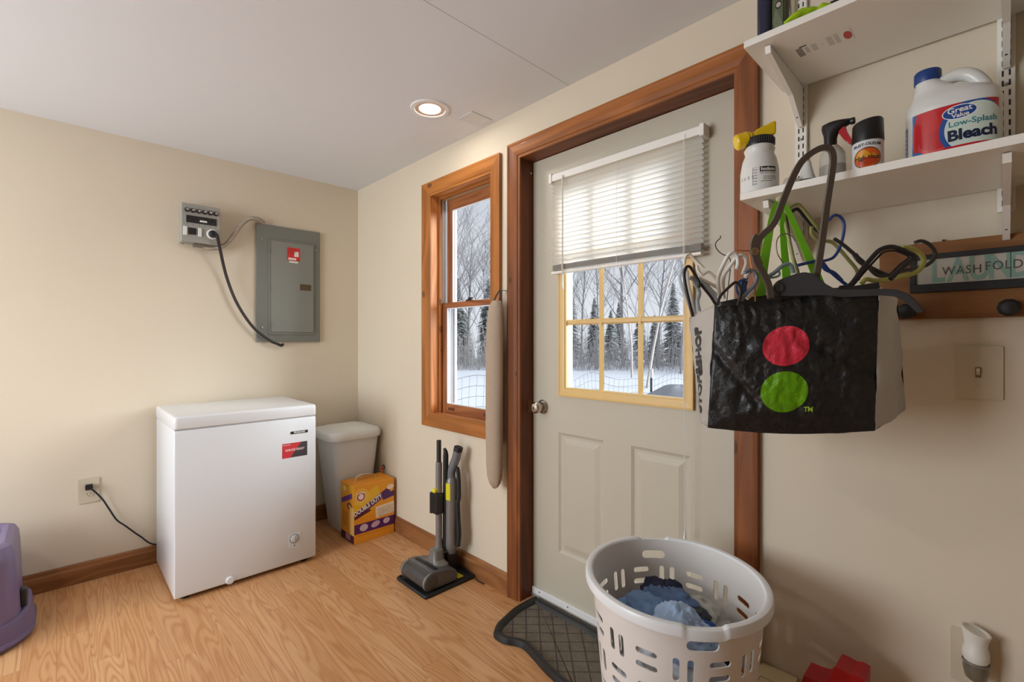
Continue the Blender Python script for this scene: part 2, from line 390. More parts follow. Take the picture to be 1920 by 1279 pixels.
# window_1
win = bpy.data.objects.new('window_1', None); COL.objects.link(win); win.location = (1.18, 0, WZ0); win['kind'] = 'structure'
ox0, ox1, oz0, oz1 = .848, 1.520, .718, 2.113; cw = .077
for nm, p0, p1, inn, m in (('casing', (ox0, 0, oz0), (ox0, 0, oz1), (1, 0, 0), trimz), ('casing', (ox1, 0, oz1), (ox1, 0, oz0), (-1, 0, 0), trimz),
                           ('casing', (ox0, 0, oz1), (ox1, 0, oz1), (0, 0, -1), trimx), ('casing', (ox1, 0, oz0), (ox0, 0, oz0), (0, 0, 1), trimx)):
    bm = bmesh.new(); casing_piece(bm, p0, p1, inn, cw); obj(nm, bm, m, win)
bm = bmesh.new(); box(bm, WX0-.02, WX0, 0, .14, WZ0, WZ1); box(bm, WX1, WX1+.02, 0, .14, WZ0, WZ1); obj('side_jamb', bm, jambm, win)
obj('head_jamb', BX(WX0-.02, WX1+.02, 0, .14, WZ1, WZ1+.02), jambx, win)
obj('sill', BX(WX0-.02, WX1+.02, 0, .14, WZ0-.02, WZ0), jambx, win)
bm = bmesh.new()
box(bm, WX0, WX0+.018, .046, .062, WZ0, WZ1, .003); box(bm, WX1-.018, WX1, .046, .062, WZ0, WZ1, .003); obj('stop', bm, trimz, win)
bm = BX(WX0+.018, WX1-.018, .046, .062, WZ1-.018, WZ1, .003); obj('stop', bm, trimx, win)
bm = bmesh.new()
for x0, x1 in ((WX0, WX0+.026), (WX1-.026, WX1)):
    for yy in (.088, .108, .13): box(bm, x0, x1, yy, yy+.004, WZ0, WZ1)
    box(bm, x0, x0+.003 if x0 < 1 else x1, .062, .135, WZ0, WZ1) if x0 < 1 else box(bm, x1-.003, x1, .062, .135, WZ0, WZ1)
obj('vinyl_track', bm, vinyl, win)
obj('head_liner', BX(WX0+.003, WX1-.003, .063, .135, WZ1-.016, WZ1), mat('tan_head_liner', (196, 180, 150), .5), win)
sash_wood = wood('sash_pine_z', (122, 66, 32), (182, 116, 70), 2, 6); sash_x = wood('sash_pine_x', (122, 66, 32), (182, 116, 70), 0, 6)
def sash(y0, y1, z0, z1, sw, rb, rt, xa, xb):
    bm = bmesh.new(); box(bm, xa, xa+sw, y0, y1, z0, z1, .003); box(bm, xb-sw, xb, y0, y1, z0, z1, .003); f = obj('sash_stile', bm, sash_wood, win)
    bm = bmesh.new(); box(bm, xa+sw, xb-sw, y0, y1, z0, z0+rb, .003); box(bm, xa+sw, xb-sw, y0, y1, z1-rt, z1, .003); obj('sash_rail', bm, sash_x, win)
    bm = bmesh.new(); q = .006
    for a in ((xa+sw, xa+sw+q, z0+rb, z1-rt), (xb-sw-q, xb-sw, z0+rb, z1-rt), (xa+sw+q, xb-sw-q, z0+rb, z0+rb+q), (xa+sw+q, xb-sw-q, z1-rt-q, z1-rt)): box(bm, a[0], a[1], (y0+y1)/2-.004, (y0+y1)/2+.004, a[2], a[3])
    obj('glazing_bead', bm, vinyl, win)
    obj('pane', BX(xa+sw, xb-sw, (y0+y1)/2-.0015, (y0+y1)/2+.0015, z0+rb, z1-rt), glassm, win)
sash(.064, .086, WZ0, 1.425, .045, .055, .03, WX0+.003, WX1-.003)
sash(.093, .107, 1.395, WZ1-.016, .042, .03, .062, WX0+.026, WX1-.026)
bm = bmesh.new(); box(bm, 1.15, 1.20, .068, .084, 1.425, 1.433, .002); lathe(bm, [(.011, 0), (.012, .008), (.004, .012)], (1.175, .077, 1.432), n=14); box(bm, 1.168, 1.205, .070, .078, 1.438, 1.444, .002)
obj('sash_lock', bm, mat('dark_bronze', (60, 44, 34), .4, metal=.7), win, True)
bm = bmesh.new(); box(bm, 1.0, 1.055, .058, .064, .812, .826, .003); box(bm, 1.31, 1.365, .058, .064, .812, .826, .003)
obj('sash_lift', bm, mat('brown_lift', (92, 50, 26), .5), win)
bm = bmesh.new(); box(bm, .955, .965, .136, .15, WZ0-.02, WZ1+.02); box(bm, WX0-.02, .955, .136, .15, WZ0-.02, WZ1+.02); box(bm, 1.41, WX1+.02, .136, .15, WZ0-.02, WZ1+.02); box(bm, .965, 1.41, .136, .15, 1.402, 1.416)
obj('storm_frame', bm, vinyl, win)
# door trim ---------------------------------------------------------------
tr = bpy.data.objects.new('trim_2', None); COL.objects.link(tr); tr.location = (2.13, 0, 0); tr['kind'] = 'structure'
ax0, ax1, az = 1.578, 2.684, 2.128
for nm, p0, p1, inn, m, m0, m1 in (('casing', (ax0, 0, 0), (ax0, 0, az), (1, 0, 0), dtrimz, 0, 1), ('casing', (ax1, 0, az), (ax1, 0, 0), (-1, 0, 0), dtrimz, 1, 0), ('casing', (ax0, 0, az), (ax1, 0, az), (0, 0, -1), dtrimx, 1, 1)):
    bm = bmesh.new(); casing_piece(bm, p0, p1, inn, .073, .022, m0, m1); obj(nm, bm, m, tr)
djz = wood('dark_jamb_z', (88, 46, 20), (128, 70, 34), 2, 4); djx = wood('dark_jamb_x', (92, 50, 28), (136, 80, 46), 0, 4)
bm = bmesh.new(); box(bm, DX0-.02, DX0, 0, .14, 0, DZ1); box(bm, DX1, DX1+.02, 0, .14, 0, DZ1); obj('side_jamb', bm, djz, tr)
obj('head_jamb', BX(DX0-.02, DX1+.02, 0, .14, DZ1, DZ1+.02), djx, tr)
obj('strike_plate', BX(DX0-.001, DX0+.0015, .045, .07, .87, .93), mat('aged_brass', (120, 84, 48), .5, metal=.8), tr)
bm = LT([(.001, -.001), (.0045, .0), (.0045, .001), (.001, .002)], (DX0+.001, .066, 2.0), (1, 0, 0), 12); obj('door_bumper', bm, white, tr)
# door_1 -------------------------------------------------------------------
dr = bpy.data.objects.new('door_1', None); COL.objects.link(dr); dr.location = (2.13, .08, 0); dr['kind'] = 'structure'
dx0, dx1, dz0, dz1, dy, dt = DX0+.003, DX1-.003, .03, DZ1-.003, .080, .044
gx0, gx1, gz0, gz1 = 1.855, 2.405, .997, 1.885
bm = bmesh.new()
# slab with the light opening and two raised panels pressed into the lower half
P = [(1.808, 2.054), (2.183, 2.426)]; pz0, pz1 = .252, .795
def slab_front(bm):
    xs = sorted({dx0, dx1, gx0, gx1, P[0][0], P[0][1], P[1][0], P[1][1]}); zs = sorted({dz0, dz1, gz0, gz1, pz0, pz1})
    for i in range(len(xs)-1):
        for j in range(len(zs)-1):
            xm, zm = (xs[i]+xs[i+1])/2, (zs[j]+zs[j+1])/2
            if gx0 < xm < gx1 and gz0 < zm < gz1: continue
            for yy in (dy, dy+dt):
                if yy == dy and any(a < xm < b for a, b in P) and pz0 < zm < pz1: continue
                q = [bm.verts.new(p) for p in ((xs[i], yy, zs[j]), (xs[i+1], yy, zs[j]), (xs[i+1], yy, zs[j+1]), (xs[i], yy, zs[j+1]))]; bm.faces.new(q)
    for a, b in P:
        lv = [(0, 0), (.012, .007), (.022, .007), (.046, .001), (.05, .001)]; R = []
        for ins, dep in lv: R.append([bm.verts.new(p) for p in ((a+ins, dy+dep, pz0+ins), (b-ins, dy+dep, pz0+ins), (b-ins, dy+dep, pz1-ins), (a+ins, dy+dep, pz1-ins))])
        for A_, B_ in zip(R, R[1:]):
            for j in range(4): bm.faces.new((A_[j], A_[(j+1) % 4], B_[(j+1) % 4], B_[j]))
        bm.faces.new(R[-1])
    for a in ((dx0, dx0, dz0, dz1), (dx1, dx1, dz0, dz1), (gx0, gx0, gz0, gz1), (gx1, gx1, gz0, gz1)):
        bm.faces.new([bm.verts.new(p) for p in ((a[0], dy, a[2]), (a[0], dy+dt, a[2]), (a[0], dy+dt, a[3]), (a[0], dy, a[3]))])
    for xa, xb, z in ((dx0, dx1, dz0), (dx0, dx1, dz1), (gx0, gx1, gz0), (gx0, gx1, gz1)):
        bm.faces.new([bm.verts.new(p) for p in ((xa, dy, z), (xb, dy, z), (xb, dy+dt, z), (xa, dy+dt, z))])
    bmesh.ops.remove_doubles(bm, verts=bm.verts, dist=1e-6)
slab_front(bm); obj('slab', bm, doorm, dr)
bm = bmesh.new(); fo = .036
for p0, p1, inn in (((gx0-fo, dy, gz0-fo), (gx0-fo, dy, gz1+fo), (1, 0, 0)), ((gx1+fo, dy, gz1+fo), (gx1+fo, dy, gz0-fo), (-1, 0, 0)), ((gx0-fo, dy, gz1+fo), (gx1+fo, dy, gz1+fo), (0, 0, -1)), ((gx1+fo, dy, gz0-fo), (gx0-fo, dy, gz0-fo), (0, 0, 1))): casing_piece(bm, p0, p1, inn, fo+.004, .014)
fr = obj('glass_frame', bm, yellowpine, dr, label='yellowed cream frame around the door glass')
bm = bmesh.new()
for x in (gx0+(gx1-gx0)/3, gx0+2*(gx1-gx0)/3): sweep(bm, [Vector((x, dy+.007, gz0)), Vector((x, dy+.007, gz1))], [(-.012, 0), (-.006, .009), (.006, .009), (.012, 0)], ref=(0, -1, 0))
for z in (1.289, 1.587): sweep(bm, [Vector((gx0, dy+.008, z)), Vector((gx1, dy+.008, z))], [(-.012, 0), (-.006, .009), (.006, .009), (.012, 0)], ref=(0, -1, 0))
obj('muntin_grid', bm, yellowpine, dr)
obj('pane', BX(gx0, gx1, dy+.018, dy+.022, gz0, gz1), glassm, dr)
bm = LT([(.002, 0), (.031, 0), (.033, .003), (.029, .008), (.014, .010), (.012, .022), (.015, .026), (.024, .031), (.027, .040), (.026, .052), (.019, .060), (.008, .062), (.0, .062)], (1.712, dy, .900), (0, -1, 0), 40)
kb = obj('door_knob', bm, steel, dr, True)
bm = bmesh.new(); box(bm, 1.7105, 1.7135, dy-.0645, dy-.061, .894, .906, .0005); obj('lock_button', bm, mat('dark_bronze', (60, 44, 34), .4, metal=.7), kb)
bm = BX(DX0, DX1, .068, .134, 0, .016, .003); obj('threshold', bm, mat('dull_aluminium', (180, 178, 172), .45, metal=.6), dr)
bm = BX(dx0, dx1, .070, .080, .016, .046, .002); sw = obj('door_sweep', bm, white, dr)
bm = bmesh.new()
for x in (1.70, 1.87, 2.04): lathe(bm, [(.0, .002), (.003, .001), (.0035, 0)], (x, .070, .034), (0, -1, 0), 10)
obj('screw', bm, mat('dark_bronze', (60, 44, 34), .4, metal=.7), sw)
# window_2_added behind the camera, unseen, put in to pass the fill light
e = bpy.data.objects.new('window_2_added', None); COL.objects.link(e); e['kind'] = 'structure'; e.location = (1.1, Y1, .6)
bm = bmesh.new()
for p in ((.35, .41, .6, 2.05), (1.79, 1.85, .6, 2.05), (.41, 1.79, .6, .66), (.41, 1.79, 1.99, 2.05), (1.075, 1.125, .66, 1.99)): box(bm, p[0], p[1], Y1-.09, Y1-.03, p[2], p[3])
obj('window_frame', bm, vinyl, e)
# ================================================================ blind
bl = thing('mini_blind', 'white slatted mini blind half lowered over the door glass', 'blind', (2.145, .05, 1.49))
bx0, bx1 = 1.797, 2.490
bm = bmesh.new(); box(bm, bx0, bx1, .034, .062, 1.915, 1.945, .002); obj('headrail', bm, blindm, bl)
bm = bmesh.new()
for x in (bx0-.004, bx1-.010): obj('bracket', BX(x, x+.016, .030, .080, 1.908, 1.950, .002), blindm, bl)
bm = bmesh.new(); NS = 19
def slat(bm, z, tilt, x0=bx0+.004, x1=bx1-.006, w=.025):
    pr = []
    for i in range(5):
        t = (i/4-.5); pr.append((t*w, .0025*(1-4*t*t)))
    ct, st = math.cos(tilt), math.sin(tilt); rows = []
    for side in (0, 1):
        rows.append([[(x, .048+a*ct-(b+side*.0006)*st, z+a*st+(b+side*.0006)*ct) for a, b in pr] for x in (x0, x1)])
    ring0 = rows[0][0]+list(reversed(rows[1][0])); ring1 = rows[0][1]+list(reversed(rows[1][1])); loft(bm, [ring0, ring1])
for i in range(NS): slat(bm, 1.9-.0192*i, math.radians(-30))
obj('slats', bm, slatm, bl, True)
bm = bmesh.new()
for i in range(11): slat(bm, 1.541-.0022*i, 0)
obj('stacked_slats', bm, mat('grey_slat_stack', (214, 208, 198), .5), bl, True)
bm = bmesh.new(); box(bm, bx0+.004, bx1-.006, .036, .060, 1.503, 1.514, .003); obj('bottom_rail', bm, blindm, bl)
bm = bmesh.new()
for x in (1.87, 2.145, 2.42):
    bm = bmesh.new()
    for yy in (.0345, .0615): box(bm, x, x+.0012, yy, yy+.0008, 1.51, 1.918)
    box(bm, x-.0012, x+.0024, .0340, .0620, 1.501, 1.503)
    obj('ladder_cord', bm, white, bl)
clear = pane_mat('clear_plastic', (.9, .91, .9, 1), .35, .1)
bm = TB([(1.876, .028, 1.925), (1.878, .026, 1.7), (1.878, .024, 1.459)], .0035, 6); lathe(bm, [(.002, 0), (.005, .004), (.005, .03), (.003, .035)], (1.878, .024, 1.43), n=8); obj('tilt_wand', bm, mat('milky_wand', (226, 222, 214), .3), bl, True)
bm = TB([(2.428, .030, 1.93), (2.431, .022, 1.5), (2.432, .022, .9), (2.432, .024, .545)], .0011, 5); lathe(bm, [(.0015, .03), (.004, .01), (.006, 0)], (2.432, .024, .52), n=8); obj('lift_cord', bm, white, bl, True)
# ================================================================ ceiling things
d = thing('recessed_light', 'round recessed ceiling light, switched on', 'light', (1.365, -.31, H-.004))
c0 = (1.365, -.31, H)
bm = LT([(.068, -.001), (.070, -.007), (.086, -.006), (.090, -.0005), (.068, -.0005)], c0, n=48, cap=False); obj('trim_ring', bm, white, d, True)
bm = LT([(.070, -.004), (.060, -.0032), (.050, -.0030)], c0, n=48, cap=False); obj('baffle', bm, mat('pinkish_baffle', (226, 196, 176), .4), d, True)
bm = LT([(.050, -.0028), (.03, -.0034), (0, -.0036)], c0, n=40, cap=False); obj('bulb', bm, mat('glowing_lamp', (255, 240, 214), .5, emit=6.0), d, True)
o = obj('ceiling_cover_plate', BX(1.378, 1.482, -.158, -.032, H-.004, H, .0015), mat('grey_white_plate', (216, 219, 220), .6)); tag(o, 'small square blank cover plate on the ceiling beside the light', 'cover plate')
# ================================================================ electrical on the left wall
gm = mat('grey_enamel', (120, 122, 114), .45, var=.04, vs=6)
bp = thing('breaker_panel', 'tall grey electrical breaker panel on the left wall', 'electrical panel', (.0, -.47, 1.2))
bm = BX(0, .018, -.669, -.277, 1.2, 1.932, .003); obj('cover', bm, gm, bp)
bm = BX(.018, .023, -.602, -.318, 1.245, 1.852, .002); obj('door_frame', bm, gm, bp)
bm = BX(.023, .0285, -.586, -.325, 1.262, 1.836, .0015); pd = obj('door', bm, mat('grey_enamel_door', (132, 134, 126), .42, var=.03, vs=5), bp)
obj('latch', join(BX(.0285, .031, -.412, -.343, 1.535, 1.575, .001), BX(.031, .034, -.367, -.353, 1.546, 1.562, .001)), mat('brown_latch', (98, 82, 62), .45, metal=.4), pd)
bm = bmesh.new()
for z in (1.31, 1.54, 1.77): obj('hinge', BX(.0285, .031, -.588, -.582, z-.012, z+.012, .001), gm, pd)
k_ = paint('red_panel_sticker', (206, 36, 34), [('r', .72, .52, .17, .2, 0, (236, 226, 220)), ('r', .4, .13, .3, .08, 0, (236, 220, 214)), ('lines', .35, .75, .32, .2, 0, (150, 20, 22))])
def wallpatch(y0, y1, z0, z1, x): return grid(lambda u, v: (x, y0+(y1-y0)*u, z0+(z1-z0)*v), 2, 2)
obj('sticker', wallpatch(-.492, -.412, 1.722, 1.805, .0289), k_, pd, label='red warning sticker')
obj('sticker', wallpatch(-.478, -.425, 1.708, 1.718, .0289), paper, pd, label='thin white label strip')
for y, z in ((-.640, 1.835), (-.305, 1.81), (-.638, 1.288), (-.303, 1.325)): obj('screw', LT([(.007, 0), (.007, .002), (.003, .003), (0, .003)], (.018, y, z), (1, 0, 0), 14), screwm, bp, True)
# transfer switch
ts = thing('transfer_switch', 'small grey generator switch box with dials, left of the breaker panel', 'switch box', (.04, -.966, 1.752))
bm = BX(0, .078, -1.06, -.874, 1.754, 1.968, .003); gl = mat('light_grey_enamel', (160, 158, 150), .4, var=.05, vs=20); body = obj('enclosure', bm, gl, ts)
def facex(x): return lambda a, b, c_: (x+c_, a, b)
fy0, fz0 = -1.06, 1.754
dark = mat('dark_dial', (44, 44, 46), .35)
for i in range(6):
    y = -1.035+i*.0275; bm = LT([(.012, 0), (.012, .006), (.009, .008), (.009, .016), (0, .016)], (.078, y, 1.930), (1, 0, 0), 18); q = obj('dial', bm, dark, ts, True)
    obj('dial_cap', LT([(.0065, 0), (.006, .002), (0, .003)], (.094, y, 1.930), (1, 0, 0), 14), mat('chrome_cap', (210, 210, 208), .2, metal=1), q, True)
bm = BX(.078, .081, -1.038, -.893, 1.862, 1.902, .001); q = obj('rocker_bank', bm, black, ts)
obj('rocker_label', BX(.081, .0818, -.975, -.94, 1.872, 1.882), paper, q)
bm = bmesh.new()
for i in range(6): box(bm, .081, .084, -1.034+i*.024, -1.016+i*.024, 1.886, 1.899, .001)
obj('rocker', bm, mat('black_rocker', (36, 36, 38), .3), q)
for y in (-1.043, -.975): obj('wattmeter', BX(.078, .084, y-.009, y+.009, 1.79, 1.838, .001), paper, ts)
obj('twin_breaker', BX(.078, .086, -1.028, -.992, 1.797, 1.833, .002), black, ts)
bm = bmesh.new()
for i in range(6): box(bm, .0781, .0788, -1.034+i*.027, -1.029+i*.027, 1.852, 1.855)
obj('printed_marks', bm, dark, ts)
bm = LT([(.028, 0), (.028, .006), (.022, .010)], (.078, -.915, 1.812), (1, 0, 0), 28); obj('inlet_flange', bm, paper, ts, True)
# cable to the inlet
cb = thing('power_cord', 'thick black cord from the switch box inlet down to the panel bottom', 'cord', (.03, -.7, 1.2))
bm = LT([(.021, 0), (.021, .020), (.015, .028), (.011, .04), (.0, .04)], (.089, -.915, 1.812), (1, 0, -.15), 20); obj('plug', bm, black, cb, True)
pts = [(.126, -.913, 1.806), PA(407, 442, .125), PA(413, 470, .085), PA(425, 520, .045), PA(445, 570, .045), PA(475, 614, .045), PA(505, 638, .045), PA(520, 645, .04), PA(528, 648, .022), PA(530, 646, .004)]
obj('cable', TB(pts, .0085, 10), mat('black_rubber', (44, 36, 34), .55), cb, True)
# flexible conduit
bm = bmesh.new(); pth = smooth_path([PA(378, 458, .045), PA(382, 463, .045), PA(395, 466, .045), PA(412, 464, .045), PA(425, 457, .045), PA(438, 441, .045), PA(452, 422, .045), PA(466, 411, .045), PA(480, 410, .04), PA(488, 413, .03), PA(494, 418, .012)], 14)
sweep(bm, pth, circ(.0115, 12)); 
rings = pth
for i in range(2, len(rings)-2, 2):
    t = (rings[i+1]-rings[i-1]).normalized(); lathe(bm, [(.0115, -.0018), (.0132, 0), (.0115, .0018)], rings[i], tuple(t), 12, cap=False)
cn = thing('flexible_conduit', 'bent metal flexible conduit joining the switch box and breaker panel', 'conduit', (.04, -.8, 1.74)); obj('armoured_tube', bm, mat('galvanised_flex', (170, 158, 142), .4, metal=.35), cn, True)
obj('box_connector', join(BX(.03, .06, -1.0, -.955, 1.735, 1.754, .002), LT([(.014, 0), (.014, .035)], PA(376, 459, .045)-Vector((0, .02, 0)), (0, 1, 0), 14)), screwm, cn)
# outlet and freezer cord
def outlet_face(parent, f):
    for dz in (.0195, -.0195):
        bm = bmesh.new(); prism(bm, rrect(.034, .028, .012, 4), lambda a, b, t: f(a, b+dz, .004+t), .0025); q = obj('receptacle', bm, ivory, parent)
        bm = bmesh.new()
        for a in (-.0065, .0065): prism(bm, [(a-.001, -.002), (a+.001, -.002), (a+.001, .006), (a-.001, .006)], lambda x, y, t: f(x, y+dz, .0063+t), .0004)
        prism(bm, circ(.0022, 8), lambda x, y, t: f(x, y-.007+dz, .0063+t), .0004); obj('slot', bm, black, q)
wo = thing('wall_outlet', 'ivory duplex outlet plate on the left wall beside the freezer', 'outlet', (0, -1.435, .39))
f = lambda a, b, t: (t, -1.435+a, .453+b)
bm = bmesh.new(); prism(bm, rrect(.080, .124, .004), f, .005); obj('plate', bm, ivory, wo); outlet_face(wo, f)
cb = thing('freezer_cord', 'thin black cord plugged into the left wall outlet', 'cord', (.02, -1.3, .2))
obj('plug', BX(.0065, .03, -1.450, -1.420, .459, .486, .004), black, cb)
obj('cable', TB([(.03, -1.433, .470), PA(178, 922, .03), PA(192, 936, .022), PA(205, 955, .02), PA(219, 975, .02), PA(235, 986, .02), PA(262, 1005, .02), PA(292, 1021, .021), (.022, -1.05, .12)], .004, 8), black, cb, True)
# small marks on the wall
bm = LT([(.003, 0), (.002, .001)], PA(343, 457), (1, 0, 0), 8); tag(obj('wall_screw', bm, black), 'tiny dark screw in the wall under the switch box', 'screw')
# ================================================================ chest freezer
fw = mat('freezer_white', (226, 230, 234), .28, var=.008, coat=.3)
fz = thing('chest_freezer', 'white compact chest freezer standing against the left wall', 'freezer', (.31, -.845, 0))
fx0, fx1, fya, fyb = .045, .575, -1.166, -.523
bm = BX(fx0, fx1, fya, fyb, .022, .792, .006, 3); fb = obj('cabinet', bm, fw, fz, True)
bm = bmesh.new(); box(bm, fx0+.004, fx1-.004, fya+.004, fyb-.004, .791, .801); obj('lid_gasket', bm, mat('pale_gasket', (196, 198, 200), .6), fz)
bm = bmesh.new()
rings = []
for z, e in ((.800, .001), (.803, .0), (.846, .0), (.852, .0015), (.856, .005), (.8575, .012)):
    rings.append([((fx0+fx1)/2+.002+x, (fya+fyb)/2+y, z) for x, y in rrect(fx1-fx0+.004-2*e, fyb-fya+.006-2*e, .018, 5)])
loft(bm, rings); obj('lid', bm, mat('freezer_lid_white', (224, 226, 228), .3, var=.008, coat=.2), fz, True)
for x in (fx0+.05, fx1-.05):
    for y in (fya+.05, fyb-.05): obj('foot', LT([(.018, 0), (.018, .024)], (x, y, 0), n=16), black, fz)
fc = lambda a, b, t: (fx1+t, a, b)
# badge
bz = PA(561, 810, fx1); y0, y1 = PA(545, 811, fx1).y, PA(577, 809, fx1).y
q = obj('badge', BX(fx1, fx1+.003, y0, y1, bz.z-.007, bz.z+.007, .001), mat('badge_black', (38, 38, 40), .3), fz)
obj('lettering', text('FRIGIDAIRE', .0125, lambda x, y, z: (fx1+.0033+z, (y0+y1)/2+x, bz.z+y), off=.0003, sx=.92), paper, q)
y0, y1 = PA(529, 845, fx1).y, PA(576, 843, fx1).y; z1_, z0_ = PA(552, 830, fx1).z, PA(552, 857, fx1).z
sm = paint('garage_sticker', (206, 54, 62), [('r', 1.08, .2, .62, .9, -24, (66, 62, 66))])
q = obj('sticker', grid(lambda u, v: (fx1+.0006, y0+(y1-y0)*u, z0_+(z1_-z0_)*v), 2, 2), sm, fz, label='red and grey sticker')
ym = (y0+y1)/2; sxm = lambda dz: (lambda x, y, z: (fx1+.0010+z, ym+x, (z0_+z1_)/2+dz+y))
obj('lettering', join(text('GARAGE READY', .0165, sxm(.002), off=.0003, ext=.0002, sx=.82), text('FRIGIDAIRE', .008, lambda x, y, z: (fx1+.0010+z, y0+.022+x, z1_-.009+y), ext=.0002)), mat('pale_lettering', (238, 214, 214), .5), q)
cy, cz = PA(552, 1012, fx1).y, PA(552, 1012, fx1).z
q = obj('control_plate', BX(fx1, fx1+.0012, cy-.030, cy+.030, cz-.042, cz+.033), mat('control_plate_white', (220, 222, 224), .5), fz)
obj('dial', LT([(.0205, 0), (.0200, .004), (.019, .006), (.017, .007), (0, .007)], (fx1+.001, cy, cz+.006), (1, 0, 0), 36), mat('dial_grey', (206, 208, 210), .35), q, True)
obj('dial_grip', BX(fx1+.0075, fx1+.011, cy-.003, cy+.003, cz-.008, cz+.02, .001), mat('dial_grip_grey', (180, 182, 184), .4), q)
obj('dial_ring', LT([(.0215, .0), (.0235, .0), (.0235, .0028), (.0215, .0028)], (fx1, cy, cz+.006), (1, 0, 0), 36, cap=False), mat('dial_print', (120, 122, 124), .5), q)
obj('indicator', LT([(.0035, 0), (.002, .002), (0, .002)], (fx1+.001, cy, cz-.031), (1, 0, 0), 12), mat('indicator_green', (40, 60, 48), .3), q)
dp = PA(431, 1088, fx1)
obj('drain_plug', LT([(.019, 0), (.019, .004), (.015, .010), (.0, .011)], (fx1, dp.y, dp.z), (1, 0, 0), 24), fw, fz, True)
# ================================================================ trash bin
tb = thing('trash_bin', 'tall white plastic lidded trash bin in the corner', 'trash bin', (.21, -.17, 0))
tw = mat('bin_white', (216, 218, 218), .4, var=.012)
bm = bmesh.new()
rbox(bm, (.215, -.175, 0), [(0, .215, .18, .03), (.012, .225, .19, .032), (.3, .262, .252, .04), (.585, .296, .312, .045), (.60, .30, .318, .045)]); obj('bin_body', bm, tw, tb, True)
bm = bmesh.new()
rbox(bm, (.217, -.185, 0), [(.586, .322, .345, .05), (.60, .332, .356, .052), (.622, .330, .354, .052), (.634, .318, .342, .05), (.642, .300, .322, .045), (.6425, .285, .306, .04), (.638, .275, .298, .04), (.640, .262, .285, .038), (.655, .2, .22, .035), (.657, .12, .14, .03)])
obj('lid', bm, mat('bin_lid_white', (226, 227, 224), .4, var=.01), tb, True)
# ================================================================ litter carton
ct = thing('litter_carton', 'orange and purple cat litter carton in front of the white bin', 'carton', (.452, -.155, 0))
kx0, kx1, ky0, ky1, kz = .364, .541, -.286, -.021, .343
orange, purple, yel = (236, 150, 28), (84, 34, 100), (244, 196, 60)
cream = (240, 226, 200)
front = paint('carton_front', (236, 152, 34), [
    ('r', .35, .78, .62, .34, 0, (238, 160, 36)), ('r', .15, .63, .5, .14, 22, (240, 190, 40)), ('rays', .16, .80, .2, .15, 0, (250, 214, 96)),
    ('e', .16, .80, .115, .088, 0, (242, 224, 190)), ('e', .16, .80, .098, .075, 0, (186, 52, 46)), ('e', .16, .80, .067, .051, 0, (244, 236, 224)),
    ('r', .36, .615, .56, .058, 21, purple), ('r', .10, .46, .3, .022, 14, (92, 36, 40)), ('r', .86, .715, .16, .05, 8, purple), 
    ('e', .90, .86, .09, .045, 4, (246, 226, 206)), ('r', .76, .47, .24, .10, 3, (246, 226, 196)), ('lines', .78, .455, .2, .08, 3, (150, 120, 110)),
    ('r', .5, .245, .52, .085, 0, purple), ('e', .23, .25, .1, .062, 0, (214, 190, 206)), ('e', .52, .255, .11, .052, 10, (206, 176, 200)), ('e', .80, .265, .085, .05, 4, (214, 190, 206)),
    ('r', .5, .075, .52, .075, 0, (238, 160, 40)), ('lines', .5, .125, .42, .018, 0, (196, 120, 30))], .4)
side = paint('carton_side', (238, 166, 52), [('r', .5, .9, .52, .1, 0, (240, 176, 48)), ('r', .45, .74, .42, .045, 12, (110, 70, 150)), ('e', .68, .62, .2, .06, 0, purple), ('e', .68, .62, .12, .036, 0, (240, 180, 70)),
    ('lines', .3, .38, .13, .2, 90, (150, 60, 60)), ('r', .82, .38, .16, .24, 0, (246, 206, 120)), ('r', .5, .06, .52, .075, 0, (70, 26, 60)), ('r', .55, .075, .18, .05, 0, (190, 140, 170)), ('e', .28, .9, .12, .04, 0, (246, 220, 150))], .4)
bm = bmesh.new(); box(bm, kx0, kx1, ky0, ky1, 0, kz, .0015, 1); cbx = obj('carton_box', bm, mat('carton_orange', (238, 158, 44), .45, var=.03), ct)
e = .0006
obj('front_print', grid(lambda u, v: (kx1+e, ky0+.001+(ky1-ky0-.002)*u, .001+(kz-.002)*v), 2, 2), front, ct)
obj('side_print', grid(lambda u, v: (kx0+.001+(kx1-kx0-.002)*u, ky0-e, .001+(kz-.002)*v), 2, 2), side, ct)
cw_, ch_ = ky1-ky0, kz
def cf(s, t, z=0): return (kx1+.0012+z, ky0+s*cw_, t*ch_)
a21 = math.radians(23)
def slant(s0, t0, an): 
    a = math.radians(an); return lambda x, y, z: (kx1+.0012+z, ky0+s0*cw_+x*math.cos(a)-y*math.sin(a), t0*ch_+x*math.sin(a)+y*math.cos(a))
ltr = mat('carton_lettering', (248, 240, 232), .5)
obj('lettering', join(text('DOUBLE DUTY', .036, slant(.335, .618, 23), off=.0012, ext=.0002, sx=.80), text('ARM & HAMMER', .008, slant(.16, .862, 0), off=.0003, ext=.0002), text('ADVANCED', .012, slant(.52, .73, 24), ext=.0002)), ltr, ct)
